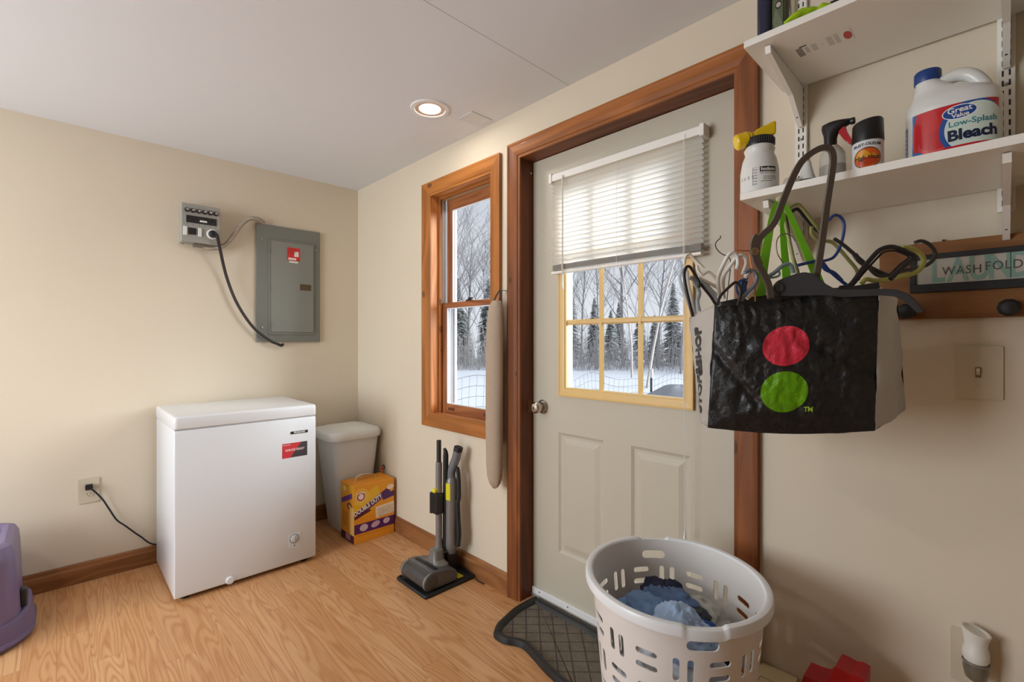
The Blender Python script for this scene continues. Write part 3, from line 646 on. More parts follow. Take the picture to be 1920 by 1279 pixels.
# top flaps and handle
bm = bmesh.new(); box(bm, kx0+.01, kx1-.01, ky0+.012, ky1-.004, kz, kz+.003); obj('top_flap', bm, mat('carton_flap', (232, 150, 40), .5), ct)
bm = bmesh.new(); strip(bm, [(.43, ky0+.075, kz+.004), (.43, ky0+.085, kz+.022), (.43, ky0+.115, kz+.030), (.43, ky0+.165, kz+.028), (.43, ky0+.195, kz+.012), (.43, ky0+.2, kz+.004)], .022, .002, (1, 0, 0)); 
bm2 = bmesh.new(); sweep(bm2, smooth_path([(.44, ky0+.055, kz+.003), (.44, ky0+.062, kz+.022), (.44, ky0+.09, kz+.033), (.44, ky0+.14, kz+.032), (.44, ky0+.175, kz+.02), (.44, ky0+.185, kz+.003)], 6), rect(.0015, .02), ref=(1, 0, 0)); bm.free()
obj('handle', bm2, mat('cream_strap', (232, 206, 170), .5), ct)
# little grips behind the carton
sc = thing('scissors', 'orange and dark looped grips poking up behind the litter carton', 'scissors', (.38, -.030, .10))
bm = TB([(.40+.0, -.034+.010*math.cos(t), .374+.013*math.sin(t)) for t in [i*2*PI/10 for i in range(10)]], .0032, 6, 3, True); tube(bm, [(.40, -.030, .36), (.40, -.028, .2), (.40, -.028, .10)], .003, 6); obj('grip', bm, mat('orange_grip', (206, 92, 40), .4), sc, True)
bm = TB([(.385, -.014+.009*math.cos(t), .378+.014*math.sin(t)) for t in [i*2*PI/10 for i in range(10)]], .0038, 6, 3, True); tube(bm, [(.385, -.022, .362), (.385, -.026, .2), (.385, -.026, .10)], .003, 6); obj('grip', bm, mat('dark_grip', (44, 42, 44), .4), sc, True)
# ================================================================ vacuum on its tray
gy = mat('vacuum_grey', (92, 92, 94), .35, var=.05); gy2 = mat('vacuum_silver', (128, 124, 120), .32, var=.04, metal=.2); rub = mat('vacuum_rubber', (30, 30, 31), .6)
ylw = mat('yellow_sticker', (226, 216, 30), .5); roller = mat('smoky_roller_cover', (74, 72, 70), .25, var=.15, vs=40)
dk = thing('vacuum_tray', 'flat black storage tray under the upright floor washer', 'tray', (1.19, -.165, 0))
bm = bmesh.new(); rbox(bm, (1.205, -.165, 0), [(0, .262, .300, .012), (.008, .268, .306, .014), (.016, .262, .300, .014), (.016, .246, .284, .01), (.010, .242, .280, .01)]); obj('tray_base', bm, rub, dk, True)
obj('tray_sticker', BX(1.248, 1.298, -.095, -.060, .0100, .0108), ylw, dk)
bm = BX(1.16, 1.24, -.115, -.045, .010, .12, .012); obj('dock_post', bm, black, dk)
vc = thing('floor_washer', 'grey upright floor washer with roller head standing on the black tray', 'vacuum', (1.19, -.2, .016))
# head: roller across X, housing behind
hx0, hx1 = 1.092, 1.322; ry_, rz_ = -.270, .052
bm = bmesh.new(); prof = [(0, 0), (.030, 0), (.037, .004), (.039, .012), (.039, hx1-hx0-.012), (.037, hx1-hx0-.004), (.030, hx1-hx0), (0, hx1-hx0)]
bm = LT(prof, (hx0, ry_, rz_+.004), (1, 0, 0), 32); hd = obj('roller_cover', bm, roller, vc, True)
for x in (hx0+.012, hx1-.018): obj('cover_band', LT([(.0395, 0), (.0408, .002), (.0408, .006), (.0395, .008)], (x, ry_, rz_+.004), (1, 0, 0), 32, cap=False), mat('pale_band', (150, 140, 128), .4), hd, True)
bm = bmesh.new(); yz = [(-.275, .018), (-.115, .016), (-.110, .050), (-.120, .070), (-.165, .084), (-.235, .098), (-.268, .100)]
prism(bm, yz, lambda a, b, t: (hx0+.006+t, a, b), hx1-hx0-.012); bmesh.ops.bevel(bm, geom=bm.edges[:], offset=.004, segments=2, affect='EDGES'); hs = obj('head_housing', bm, gy, vc, True)
bm = bmesh.new(); hexa(bm, [(hx0+.03, -.236, .0985), (hx1-.03, -.236, .0985), (hx1-.03, -.214, .095), (hx0+.03, -.214, .095), (hx0+.03, -.236, .101), (hx1-.03, -.236, .101), (hx1-.03, -.214, .0975), (hx0+.03, -.214, .0975)]); obj('vent_strip', bm, rub, hs)
bm = bmesh.new(); rbox(bm, (1.205, -.165, 0), [(.05, .13, .09, .02), (.085, .12, .085, .02), (.105, .075, .06, .02), (.15, .06, .055, .02)]); obj('neck', bm, gy2, vc, True)
# body tube
tx, ty = 1.206, -.13
bm = LT([(.028, .10), (.030, .13), (.020, .16), (.0165, .20), (.0165, .575), (.015, .585), (0, .585)], (tx-.012, ty-.01, 0), n=24); obj('tube', bm, gy2, vc, True)
bm = LT([(.012, .575), (.012, .692), (.012, .697), (0, .697)], (tx-.012, ty-.01, 0), n=18); obj('upper_tube', bm, mat('vacuum_dark', (52, 50, 50), .35), vc, True)
bm = TB([(tx+.002, ty+.014, .655), (tx+.008, ty+.018, .63), (tx+.008, ty+.018, .56), (tx+.004, ty+.018, .2), (tx+.004, ty+.018, .13)], .014, 10, 5, scale=lambda t: .45+.55*min(1, t*3)); obj('rear_spine', bm, rub, vc, True)
bm = BX(tx-.046, tx+.012, ty-.040, ty+.0, .325, .432, .004); bb = obj('bracket', bm, black, vc)
obj('bracket_tab', BX(tx-.030, tx-.004, ty-.041, ty-.012, .432, .452, .004), ylw, bb)
obj('bracket_clip', BX(tx-.058, tx-.046, ty-.036, ty-.006, .318, .425, .002), rub, bb)
# hand vacuum standing in the dock
hv = thing('hand_vacuum', 'grey hand vacuum with bent handle docked behind the floor washer', 'hand vacuum', (1.245, -.085, .12))
hx, hy = 1.232, -.088
bm = LT([(.020, .118), (.029, .14), (.031, .16), (.031, .46), (.029, .49), (.022, .505)], (hx, hy, 0), n=28); hb = obj('canister', bm, gy2, hv, True)
obj('yellow_tag', grid(lambda u, v: (hx+.0318*math.cos(-2.1+1.25*u), hy+.0318*math.sin(-2.1+1.25*u), .395+.085*v), 8, 1), ylw, hb)
obj('side_slot', grid(lambda u, v: (hx+.0314*math.cos(-2.75+.35*u), hy+.0314*math.sin(-2.75+.35*u), .21+.25*v), 5, 2), mat('slot_brown', (70, 50, 42), .4), hb)
obj('logo_plate', grid(lambda u, v: (hx+.0318*math.cos(-2.68+.25*u), hy+.0318*math.sin(-2.68+.25*u), .215+.035*v), 4, 1), paper, hb)
pth = smooth_path([(hx, hy, .49), (hx-.002, hy+.0, .53), (hx+.006, hy+.004, .56), (hx+.020, hy+.012, .60), (hx+.030, hy+.018, .645)], 7)
bm = bmesh.new(); sweep(bm, pth, circ(.0225, 16)); obj('handle', bm, mat('vacuum_blue_grey', (112, 114, 118), .3), hv, True)
d_ = (pth[-1]-pth[-3]).normalized(); obj('handle_cap', LT([(.0235, 0), (.0235, .022), (.020, .024), (.008, .022), (0, .022)], pth[-1]-d_*.004, tuple(d_), 18), rub, hv, True)
bm = TB([(hx+.030, hy+.012, .56), (hx+.040, hy+.014, .52), (hx+.044, hy+.014, .42), (hx+.038, hy+.01, .38)], .011, 8); tube(bm, [(hx+.034, hy+.01, .40), (hx+.040, hy+.012, .3), (hx+.046, hy+.012, .22), (hx+.040, hy+.01, .16)], .013, 8); obj('rear_grip', bm, rub, hv, True)
cdv = obj('charger_cord', TB([(1.19, -.10, .03), (1.12, -.07, .045), (1.06, -.05, .03), (1.04, -.03, .006), (1.07, -.025, .006), (1.15, -.03, .02), (1.26, -.028, .03), (1.36, -.03, .005), (1.42, -.03, .005)], .0028, 6), black, smooth=True); tag(cdv, 'thin dark charger cord curling on the floor behind the floor washer', 'cord')
# ================================================================ draft stopper
ds = thing('draft_stopper', 'long beige fabric draft stopper hanging beside the door frame', 'draft stopper', (1.54, -.06, .5))
fab = mat('beige_woven_fabric', (176, 156, 136), .95, var=.06, vs=60, bump=.3, bs=900)
bm = bmesh.new(); rings = []; n_ = 24
for i, (z, w, cx) in enumerate([(.512, .010, 1.536), (.518, .035, 1.536), (.535, .062, 1.536), (.565, .082, 1.536), (.62, .092, 1.535), (.75, .096, 1.534), (.9, .097, 1.534), (1.05, .097, 1.535), (1.2, .096, 1.536), (1.28, .092, 1.538), (1.335, .084, 1.542), (1.365, .076, 1.546), (1.385, .062, 1.548), (1.396, .035, 1.549)]):
    rings.append([(cx+(w/2)*math.copysign(abs(math.cos(t))**.8, math.cos(t)), -.063+(w*.33)*math.sin(t), z+.003*math.sin(5*t)) for t in [2*PI*j/n_ for j in range(n_)]])
loft(bm, rings); obj('stuffed_tube', bm, fab, ds, True)
bm = bmesh.new(); sweep(bm, smooth_path([(1.524, -.062, 1.388), (1.538, -.05, 1.425), (1.552, -.040, 1.448), (1.562, -.052, 1.42), (1.566, -.062, 1.388)], 5), rect(.009, .002), ref=(0, -1, 0)); obj('hanging_loop', bm, mat('dark_loop', (54, 44, 40), .7), ds)
obj('hook_nail', LT([(.002, -.02), (.002, .035), (.004, .036), (0, .037)], (1.552, 0, 1.447), (0, -1, 0), 8), screwm, ds, True)
# ================================================================ purple litter box
lb = thing('litter_box', 'purple hooded litter box at the left wall, cut by the photo edge', 'litter box', (.30, -1.93, 0))
pu = mat('purple_plastic', (116, 102, 136), .38, var=.04); pud = mat('purple_plastic_base', (108, 94, 128), .4, var=.04)
cx_, cy_ = .305, -1.93
bm = bmesh.new()
def srect(wx, wy, r, z, dx=0, dy=0): return [(cx_+dx+x, cy_+dy+y, z) for x, y in rrect(wx, wy, r, 8)]
loft(bm, [srect(.50, .60, .18, 0), srect(.52, .62, .19, .006), srect(.53, .63, .19, .02), srect(.525, .625, .19, .03), srect(.515, .615, .185, .032), srect(.505, .605, .18, .085), srect(.50, .60, .18, .10), srect(.47, .57, .17, .105), srect(.45, .55, .16, .10)]); obj('base_pan', bm, pud, lb, True)
bm = bmesh.new()
loft(bm, [srect(.46, .545, .12, .095), srect(.455, .54, .11, .12), srect(.44, .53, .09, .25), srect(.43, .522, .075, .335), srect(.42, .515, .07, .370), srect(.395, .495, .065, .394), srect(.35, .455, .055, .404), srect(.33, .435, .05, .402), srect(.31, .415, .045, .392)])
obj('hood', bm, pu, lb, True)
bm = bmesh.new()
prism(bm, [(-2.13, .17), (-1.73, .17), (-1.74, .31), (-2.12, .31)], lambda a, b, t: (cx_+.226-(b-.12)*.13+t, a, b), .006); bmesh.ops.bevel(bm, geom=bm.edges[:], offset=.0025, segments=2, affect='EDGES'); obj('front_panel', bm, pud, lb, True)
bm = BX(cx_+.03, cx_+.075, -1.662, -1.640, .085, .175, .006); obj('latch', bm, mat('dark_latch', (44, 44, 40), .4), lb)
# ================================================================ boot tray
pix = [(925, 1180), (930, 1168), (941, 1157), (960, 1140), (978, 1129), (1003, 1117), (1025, 1115), (1047, 1123), (1085, 1143), (1123, 1164)]
out = [PZ(u, v, .022) for u, v in pix]; out = [(p.x, p.y) for p in out]
out += [(2.08, .045), (2.25, .045), (2.36, .0), (2.395, -.10), (2.38, -.24), (2.30, -.30), (2.22, -.30)]
near = [PZ(u, v, .022) for u, v in [(1062, 1285), (1050, 1277), (1037, 1266), (1019, 1249), (997, 1224), (981, 1208), (965, 1202), (947, 1199), (930, 1190)]]
out += [(2.16, -.29)]+[(p.x, p.y) for p in near]
out = [Vector((a, min(b, .052), 0)) for a, b in out]
path = smooth_path(out, 4, closed=True)
def offs(path, d):
    L = len(path); R = []
    for i, p in enumerate(path):
        t = (path[(i+2) % L]-path[(i-2) % L]); t = Vector((t.x, t.y, 0)).normalized(); nn = Vector((t.y, -t.x, 0)); R.append(p-nn*d*-1)
    return R
ar = sum(path[i].x*path[(i+1) % len(path)].y-path[(i+1) % len(path)].x*path[i].y for i in range(len(path)))
sg = -1 if ar > 0 else 1
bt = thing('boot_tray', 'black rubber boot tray with dirty diamond-tread floor by the door', 'boot tray', (2.0, -.1, 0))
rbm = mat('tray_rubber', (34, 34, 34), .5, var=.1)
R = []
for d, z in ((.0, .001), (.0, .004), (.006, .022), (.010, .024), (.020, .024), (.026, .020), (.034, .006)):
    R.append([(p.x, p.y, z) for p in offs(path, sg*d)])
bm = bmesh.new(); V = [[bm.verts.new(p) for p in r] for r in R]; n_ = len(V[0])
for A_, B_ in zip(V, V[1:]):
    for j in range(n_): bm.faces.new((A_[j], A_[(j+1) % n_], B_[(j+1) % n_], B_[j]))
bm.faces.new(V[0]); obj('tray_rim', bm, rbm, bt, True)
k = N('dirty_tread'); P_ = k.pos((1, 1, 1)); sp = k.n('ShaderNodeSeparateXYZ'); k.l(P_, sp.inputs[0])
u_ = k.math('MULTIPLY', k.math('ADD', sp.outputs[0], k.math('MULTIPLY', sp.outputs[1], 1.0)), 12.5); v_ = k.math('MULTIPLY', k.math('SUBTRACT', sp.outputs[1], k.math('MULTIPLY', sp.outputs[0], 1.0)), 12.5)
line = k.math('MAXIMUM', k.math('GREATER_THAN', k.math('ABSOLUTE', k.math('SUBTRACT', k.math('FRACT', u_), .5)), .45), k.math('GREATER_THAN', k.math('ABSOLUTE', k.math('SUBTRACT', k.math('FRACT', v_), .5)), .45))
nn = k.noise(P_, 16, 6, .7); sp2 = k.math('GREATER_THAN', k.noise(P_, 150, 3, .7), .60)
c = k.mix(nn, lin((62, 57, 50)), lin((134, 122, 106))); c = k.mix(k.math('MULTIPLY', line, .75), c, lin((40, 37, 34))); c = k.mix(k.math('MULTIPLY', sp2, .45), c, lin((150, 138, 116)))
k.l(c, k.b.inputs['Base Color']); k.b.inputs['Roughness'].default_value = .8; k.bump(line, .6, .003)
bm = bmesh.new(); bm.faces.new([bm.verts.new((p.x, p.y, .0065)) for p in offs(path, sg*.032)]); bmesh.ops.triangulate(bm, faces=bm.faces[:]); obj('tread_floor', bm, k.m, bt)
# ================================================================ laundry basket
lk = thing('laundry_basket', 'tall white slotted plastic laundry basket holding clothes, in the foreground', 'laundry basket', (2.6, -.385, 0))
bw = mat('basket_white', (226, 222, 218), .38, var=.012, sub=.0)
bcx, bcy, RT_, BH = 2.60, -.383, .218, .600
ax_a = math.radians(-47)
def brad(z): return .158+(RT_-.158)*(z/BH)**.9
def bpt(th, z, dr=0.0):
    r = brad(z)+dr; e1, e2 = r*1.045, r*.975; x, y = e1*math.cos(th), e2*math.sin(th)
    return Vector((bcx+x*math.cos(ax_a)-y*math.sin(ax_a), bcy+x*math.sin(ax_a)+y*math.cos(ax_a), z))
slots = []   # (theta, z, half width (arc), half height, radius)
NG = 16
for r_i, zc in enumerate([.488, .402, .316, .230, .144]):
    for g_i in range(NG):
        th = 2*PI*(g_i+.5)/NG; R0 = brad(zc)
        if (g_i+r_i) % 2 == 0:
            for dz in (.0165, -.0165): slots.append((th, zc+dz, .0255, .0072))
        else:
            for da in (-.0155, .0155): slots.append((th+da/R0, zc, .0072, .027))
for hth in (0, PI): slots.append((hth, .548, .036, .0115))
def sdf(th, z):
    best = 1e9; R0 = brad(z)
    for st, sz, hw, hh in slots:
        if abs(z-sz) > .05: continue
        d = (th-st+PI) % (2*PI)-PI; a = d*R0
        if abs(a) > .06: continue
        r = min(hw, hh)*.98; qx, qy = abs(a)-hw+r, abs(z-sz)-hh+r
        dd = math.hypot(max(qx, 0), max(qy, 0))+min(max(qx, qy), 0)-r
        best = min(best, dd)
    return best
NT, NZ = 384, 150; Z0 = .012; Z1 = .592
zz = [Z0+(Z1-Z0)*j/NZ for j in range(NZ+1)]; tt = [2*PI*i/NT for i in range(NT)]
S = [[sdf(t, z) for z in zz] for t in tt]
keep = {}
for i in range(NT):
    for j in range(NZ):
        sd = sdf(tt[i]+PI/NT, (zz[j]+zz[j+1])/2); keep[i, j] = sd > 0
bm = bmesh.new(); VV = {}
def gv(i, j):
    i %= NT
    if (i, j) in VV: return VV[i, j]
    t, z = tt[i], zz[j]
    cells = [keep.get(((i+a) % NT, j+b), True) for a in (-1, 0) for b in (-1, 0)]
    if any(cells) and not all(cells):
        for _ in range(3):
            s0 = sdf(t, z); R0 = brad(z); h = .0004
            gx = (sdf(t+h/R0, z)-s0)/h; gz = (sdf(t, z+h)-s0)/h; m = gx*gx+gz*gz
            if m < .1: break
            t -= s0*gx/m/R0; z -= s0*gz/m
    VV[i, j] = bm.verts.new(bpt(t, z)); return VV[i, j]
for i in range(NT):
    for j in range(NZ):
        if keep[i, j]: bm.faces.new((gv(i, j), gv(i+1, j), gv(i+1, j+1), gv(i, j+1)))
bot = [bm.verts.new(bpt(t, Z0)) for t in tt[::4]]; bm.faces.new(bot)
bmesh.ops.recalc_face_normals(bm, faces=bm.faces); bmesh.ops.solidify(bm, geom=bm.faces[:], thickness=.0032)
o = obj('basket_wall', bm, bw, lk, True, angle=50)
# rolled rim with two dropped handle notches
def notch(th):
    d = min(abs((th+PI) % (2*PI)-PI), abs((th) % (2*PI)-PI)); a = d*.22
    return 1 if a < .041 else max(0, 1-(a-.041)/.004)
prof = [(-.003, -.006), (-.003, .002), (.000, .006), (.007, .008), (.014, .006), (.017, .000), (.017, -.015), (.0145, -.015), (.014, -.002), (.007, .003), (.002, .001), (.0005, -.006)]
bm = bmesh.new(); rings = []
for i in range(288):
    th = 2*PI*i/288; nt = notch(th); ring = []
    for a, b in prof: ring.append(bm.verts.new(bpt(th, .592, a*(1-.15*nt))+Vector((0, 0, b-.006*nt))))
    rings.append(ring)
for i in range(288):
    A_, B_ = rings[i], rings[(i+1) % 288]
    for j in range(len(prof)): bm.faces.new((A_[j], A_[(j+1) % len(prof)], B_[(j+1) % len(prof)], B_[j]))
obj('rim', bm, mat('basket_rim_white', (232, 234, 236), .32, var=.01), lk, True)
def terry(name, col, var=.12, bump=.6, bs=320, vs=40): return mat(name, col, .95, var=var, vs=vs, bump=bump, bs=bs)
items = [('towel', 'light blue terry towel on top of the laundry', 'towel', (2.545, -.395, 0.470), (.078, .060, .040), 1.3, terry('sky_terry', (112, 144, 186))),
 ('towel', 'folded slate blue cloth behind the light blue towel in the basket', 'towel', (2.575, -.335, 0.480), (.075, .045, .036), 4.1, terry('slate_terry', (88, 112, 150))),
 ('garment', 'dark navy garment at the back of the laundry pile', 'clothes', (2.53, -.300, 0.470), (.065, .045, .046), 7.7, mat('navy_cotton', (34, 38, 62), .9, var=.2)),
 ('garment', 'pale grey crumpled garment on the right of the laundry pile', 'clothes', (2.635, -.315, 0.460), (.075, .055, .042), 2.2, mat('pale_grey_cotton', (170, 170, 164), .9, var=.08)),
 ('garment', 'royal blue garment near the front handle of the basket', 'clothes', (2.672, -.385, 0.460), (.062, .040, .034), 9.3, mat('royal_cotton', (44, 84, 156), .9, var=.12)),
 ('garment', 'dark grey rolled garment beside the royal blue one in the basket', 'clothes', (2.645, -.350, 0.485), (.040, .028, .022), 3.9, mat('charcoal_cotton', (62, 66, 72), .9, var=.2)),
 ('towel', 'pale blue patterned cloth seen through the front handle hole', 'towel', (2.665, -.470, .50), (.070, .055, .055), 5.5, terry('pale_blue_print', (170, 196, 232), .2)),
 ('garment', 'white rumpled laundry filling the lower basket', 'clothes', (2.60, -.385, .27), (.120, .115, .120), 6.6, mat('white_cotton', (214, 218, 224), .9, var=.25, vs=22)),
 ('garment', 'white rumpled garment pressed against the front slots of the basket', 'clothes', (2.655, -.460, .445), (.085, .065, .058), 2.9, mat('white_cotton', (214, 218, 224), .9, var=.25, vs=22)),
 ('garment', 'black garment deep in the basket', 'clothes', (2.705, -.385, .44), (.045, .050, .035), 8.1, mat('black_cotton', (36, 38, 44), .9, var=.4, vs=30))]
for nm, lab, cat_, c_, sz, sd, m_ in items: tag(obj(nm, cloth(c_, sz, sd), m_, smooth=True, angle=180), lab, cat_)
# ================================================================ cream box + red bag at the lower right
bx_ = thing('storage_box', 'low cream box against the wall behind the basket', 'box', (2.74, -.1, 0))
crm = mat('cream_plastic', (218, 200, 160), .5, var=.03)
obj('box_body', BX(2.695, 2.785, -.20, -.004, 0, .224, .003), crm, bx_)
obj('box_lid', BX(2.692, 2.788, -.203, -.003, .224, .232, .002), crm, bx_)
bm = bmesh.new()
for a in ((2.710, 2.745, -.075, -.0735), (2.710, 2.7115, -.16, -.0735), (2.7435, 2.745, -.16, -.0735)): box(bm, a[0], a[1], a[2], a[3], .232, .2325)
obj('lid_seam', bm, mat('seam_brown', (110, 90, 62), .7), bx_)
red = mat('red_fabric', (176, 14, 22), .55, var=.12, vs=12)
rp = [PB(u, v, -.20) for u, v in ((1503, 1284), (1510, 1261), (1530, 1268), (1548, 1275), (1558, 1268), (1563, 1256), (1568, 1249), (1580, 1258), (1594, 1270), (1606, 1274), (1618, 1284))]
poly = [(p.x, p.z) for p in rp]; poly = [(poly[0][0]+.01, .002)]+poly+[(poly[-1][0]-.005, .002)]
bm = bmesh.new(); prism(bm, poly, lambda a, b, t: (a, -.20+t+.02*math.sin(a*30), b), .07); tag(obj('red_bag', bm, red), 'red stiff bag with pointed corners, just showing at the bottom edge', 'bag')
# ================================================================ shelves
lam = mat('white_laminate', (242, 238, 230), .4, var=.01); lamd = mat('white_shelf_metal', (236, 231, 222), .4, var=.02)
SX0, SX1 = 2.752, 3.95
us = thing('shelf', 'upper white wall shelf beside the door frame', 'shelf', (3.35, -.16, 1.937))
obj('board', BX(SX0, SX1, -.318, -.012, 1.937, 1.954, .001), lam, us)
lsh = thing('shelf', 'lower white wall shelf holding the bleach jug and spray bottles', 'shelf', (3.35, -.16, 1.553))
obj('board', BX(SX0, SX1, -.342, -.012, 1.553, 1.570, .001), lam, lsh)
# printed sticker under the upper shelf
k = paint('shelf_print', (242, 238, 230), [('r', .07, .5, .06, .4, 0, (150, 146, 140)), ('lines', .20, .5, .28, .035, 90, (60, 58, 56)), ('lines', .33, .5, .3, .05, 90, (90, 88, 86)), ('r', .16, .06, .07, .06, 0, (110, 106, 102)),
    ('lines', .62, .5, .4, .05, 90, (96, 92, 90)), ('lines', .74, .5, .42, .04, 90, (70, 68, 66)), ('r', .47, .5, .035, .006, 45, (110, 108, 104)), ('e', .92, .55, .07, .35, 0, (200, 66, 62))], .5)
zz_ = 1.9364
obj('printed_label', grid(lambda u, v: (2.838+.115*u, -.225+.055*v, zz_), 1, 1), k, us, label='printed label with a small red round mark')
obj('tape', BX(2.765, 2.795, -.052, -.02, 1.9355, 1.937, .0), mat('beige_tape', (206, 190, 160), .6), us)
def standard(x, z0, z1, lab):
    t = thing('shelf_standard', lab, 'shelf standard', (x, -.007, z0))
    bm = BX(x-.0145, x+.0145, -.013, 0, z0, z1, .0015); obj('channel', bm, lamd, t)
    bm = bmesh.new(); z = z0+.012
    while z < z1-.012:
        for a in (-.0055, .0055): box(bm, x+a-.0016, x+a+.0016, -.0135, -.0128, z, z+.013)
        z += .0225
    obj('slots', bm, mat('slot_shadow', (48, 44, 40), .8), t)
    obj('screw', LT([(.004, 0), (.0035, .002), (0, .0025)], (x, -.013, z0+.285 if z1-z0 > .5 else z0+.1), (0, -1, 0), 10), screwm, t, True)
standard(2.798, 1.50, 2.2, 'left slotted white shelf standard near the door frame')
standard(3.205, 1.50, 2.2, 'right slotted white shelf standard behind the bleach jug')
def bracket(x, zt, dep, parent_lab):
    t = thing('shelf_bracket', parent_lab, 'shelf bracket', (x, -.15, zt-.09))
    yz = [(-.013, zt-.002), (-.013, zt-.115), (-.022, zt-.118), (-.11, zt-.058), (-dep, zt-.018), (-dep-.004, zt-.002)]
    bm = bmesh.new(); prism(bm, yz, lambda a, b, q: (x-.006+q, a, b), .0016); prism(bm, yz, lambda a, b, q: (x+.0044+q, a, b), .0016)
    lower = [Vector((x, a, b)) for a, b in ((-.022, zt-.118), (-.11, zt-.058), (-dep, zt-.018), (-dep-.004, zt-.002))]; sweep(bm, lower, rect(.012, .002), ref=(0, -.4, -1)); obj('arm', bm, lamd, t)
    obj('hole', join(LT([(.0035, .0), (0, .0003)], (x, -.17, zt-.044), (0, -.45, -1), 10), LT([(.0025, .0), (0, .0003)], (x, -.05, zt-.1005), (0, -.45, -1), 10)), mat('slot_shadow', (48, 44, 40), .8), t)
bracket(2.798, 1.937, .285, 'upper left white shelf bracket'); bracket(3.205, 1.937, .285, 'upper right white shelf bracket'); bracket(2.798, 1.553, .30, 'lower left white shelf bracket behind the hangers'); bracket(3.205, 1.553, .30, 'lower right white shelf bracket')
ZS = 1.570; ZU = 1.954
# ---------------------------------------------------------------- bleach jug
jg = thing('bleach_jug', 'white bleach jug with blue cap and red label on the lower shelf', 'jug', (3.12, -.135, ZS))
JZ = .93; jp = PB(1785, 250, -.18); jc = (jp.x, -.18); jw = mat('jug_white', (228, 228, 224), .3, var=.01, sub=.0, coat=.2)
JR = (.0755, .055)
def jring(z, rx, ry, cx=0.0, e=.82, n=48):
    sg_ = lambda c_: math.copysign(abs(c_)**e, c_)
    return [(jc[0]+cx+rx*sg_(math.cos(2*PI*i/n)), jc[1]+ry*sg_(math.sin(2*PI*i/n)), ZS+z*JZ) for i in range(n)]
bm = bmesh.new()
loft(bm, [jring(0, .068, .047), jring(.004, .0745, .054), jring(.012, *JR), jring(.130, *JR), jring(.134, .0768, .056), jring(.142, .0762, .0555), jring(.158, .072, .051), jring(.170, .064, .043, -.003), jring(.180, .052, .034, -.012), jring(.192, .036, .028, -.026, 1), jring(.206, .026, .024, -.034, 1), jring(.214, .0215, .0215, -.038, 1), jring(.222, .020, .020, -.039, 1)])
jb = obj('jug_body', bm, jw, jg, True, angle=60)
pts = [(jc[0]-.028, jc[1], ZS+.180), (jc[0]-.012, jc[1], ZS+.194), (jc[0]+.008, jc[1], ZS+.200), (jc[0]+.028, jc[1], ZS+.192), (jc[0]+.043, jc[1], ZS+.172), (jc[0]+.053, jc[1], ZS+.148)]
obj('handle', TB(pts, .0135, 14, 7), jw, jg, True)
obj('cap', LT([(.0225, .200), (.0232, .202), (.0232, .222), (.0215, .225), (0, .225)], (jc[0]-.039, jc[1], ZS), n=36), mat('blue_cap', (28, 62, 132), .35), jg, True)
def jmap(s, z, o=.0006):    # s metres around the front (0 = front centre)
    n = 200; e = .82; key = 'jm'
    if key not in MC:
        T = []; acc = 0; prev = None
        for i in range(-n, n+1):
            t = -PI/2+PI*.62*i/n; p = ((JR[0])*math.copysign(abs(math.cos(t))**e, math.cos(t)), (JR[1])*math.copysign(abs(math.sin(t))**e, math.sin(t)))
            if prev: acc += math.hypot(p[0]-prev[0], p[1]-prev[1])
            T.append((acc, p)); prev = p
        mid = T[n][0]; MC[key] = [(a-mid, p) for a, p in T]
    T = MC[key]
    lo, hi = 0, len(T)-2
    while lo < hi:
        m = (lo+hi)//2
        if T[m+1][0] < s: lo = m+1
        else: hi = m
    (a0, p0), (a1, p1) = T[lo], T[lo+1]; f_ = (s-a0)/(a1-a0) if a1 > a0 else 0
    x, y = p0[0]+(p1[0]-p0[0])*f_, p0[1]+(p1[1]-p0[1])*f_; d = math.hypot(p1[0]-p0[0], p1[1]-p0[1]) or 1; nx, ny = (p1[1]-p0[1])/d, -(p1[0]-p0[0])/d
    return (jc[0]+x+nx*o, jc[1]+y+ny*o, ZS+z)
L0, L1, LZ = -.064, .078, .121
lab = paint('bleach_label', (196, 28, 40), [('r', .03, .5, .035, .6, 0, (44, 92, 160)), ('e', .18, .52, .17, .55, 0, (206, 44, 48)), ('r', .22, .06, .24, .16, -8, (58, 110, 180)), ('e', .30, .34, .22, .20, 20, (214, 70, 70)), ('e', .31, .40, .21, .19, 20, (200, 34, 42)),
    ('e', .70, .50, .37, .52, 0, (36, 84, 156)), ('e', .735, .50, .345, .47, 0, (214, 226, 214)), ('r', .74, .10, .36, .11, 2, (196, 30, 44)), ('e', .55, .83, .185, .135, 4, (240, 244, 246)), ('e', .55, .83, .175, .12, 4, (30, 74, 150))], .22, coat=.6)
obj('front_label', grid(lambda u, v: jmap(L0+(L1-L0)*u, .014+(LZ-.014)*v), 48, 4), lab, jg, True, angle=60)
bl_ = paint('bleach_side_label', (52, 98, 172), [('lines', .5, .55, .42, .34, 0, (190, 208, 230)), ('r', .5, .06, .42, .07, 0, (226, 230, 232))], .3, coat=.4)
obj('side_label', grid(lambda u, v: jmap(-.110+.031*u, .012+(.104-.012)*v), 12, 4), bl_, jg, True, angle=60)
def jt(s0, z0, rot=0.0, o=.0010): 
    a = math.radians(rot); return lambda x, y, z: jmap(s0+x*math.cos(a)-y*math.sin(a), z0+x*math.sin(a)+y*math.cos(a), o+z)
LM = lambda u: L0+(L1-L0)*u
obj('lettering', join(text('Great', .0155, jt(LM(.55), .107, 3), ext=.0001, off=.0003), text('Value', .0115, jt(LM(.56), .096, 3), ext=.0001, off=.0003), text('Kills 99.9% of', .0085, jt(LM(.74), .026, 2), ext=.0001, off=.0002)), paper, jg)
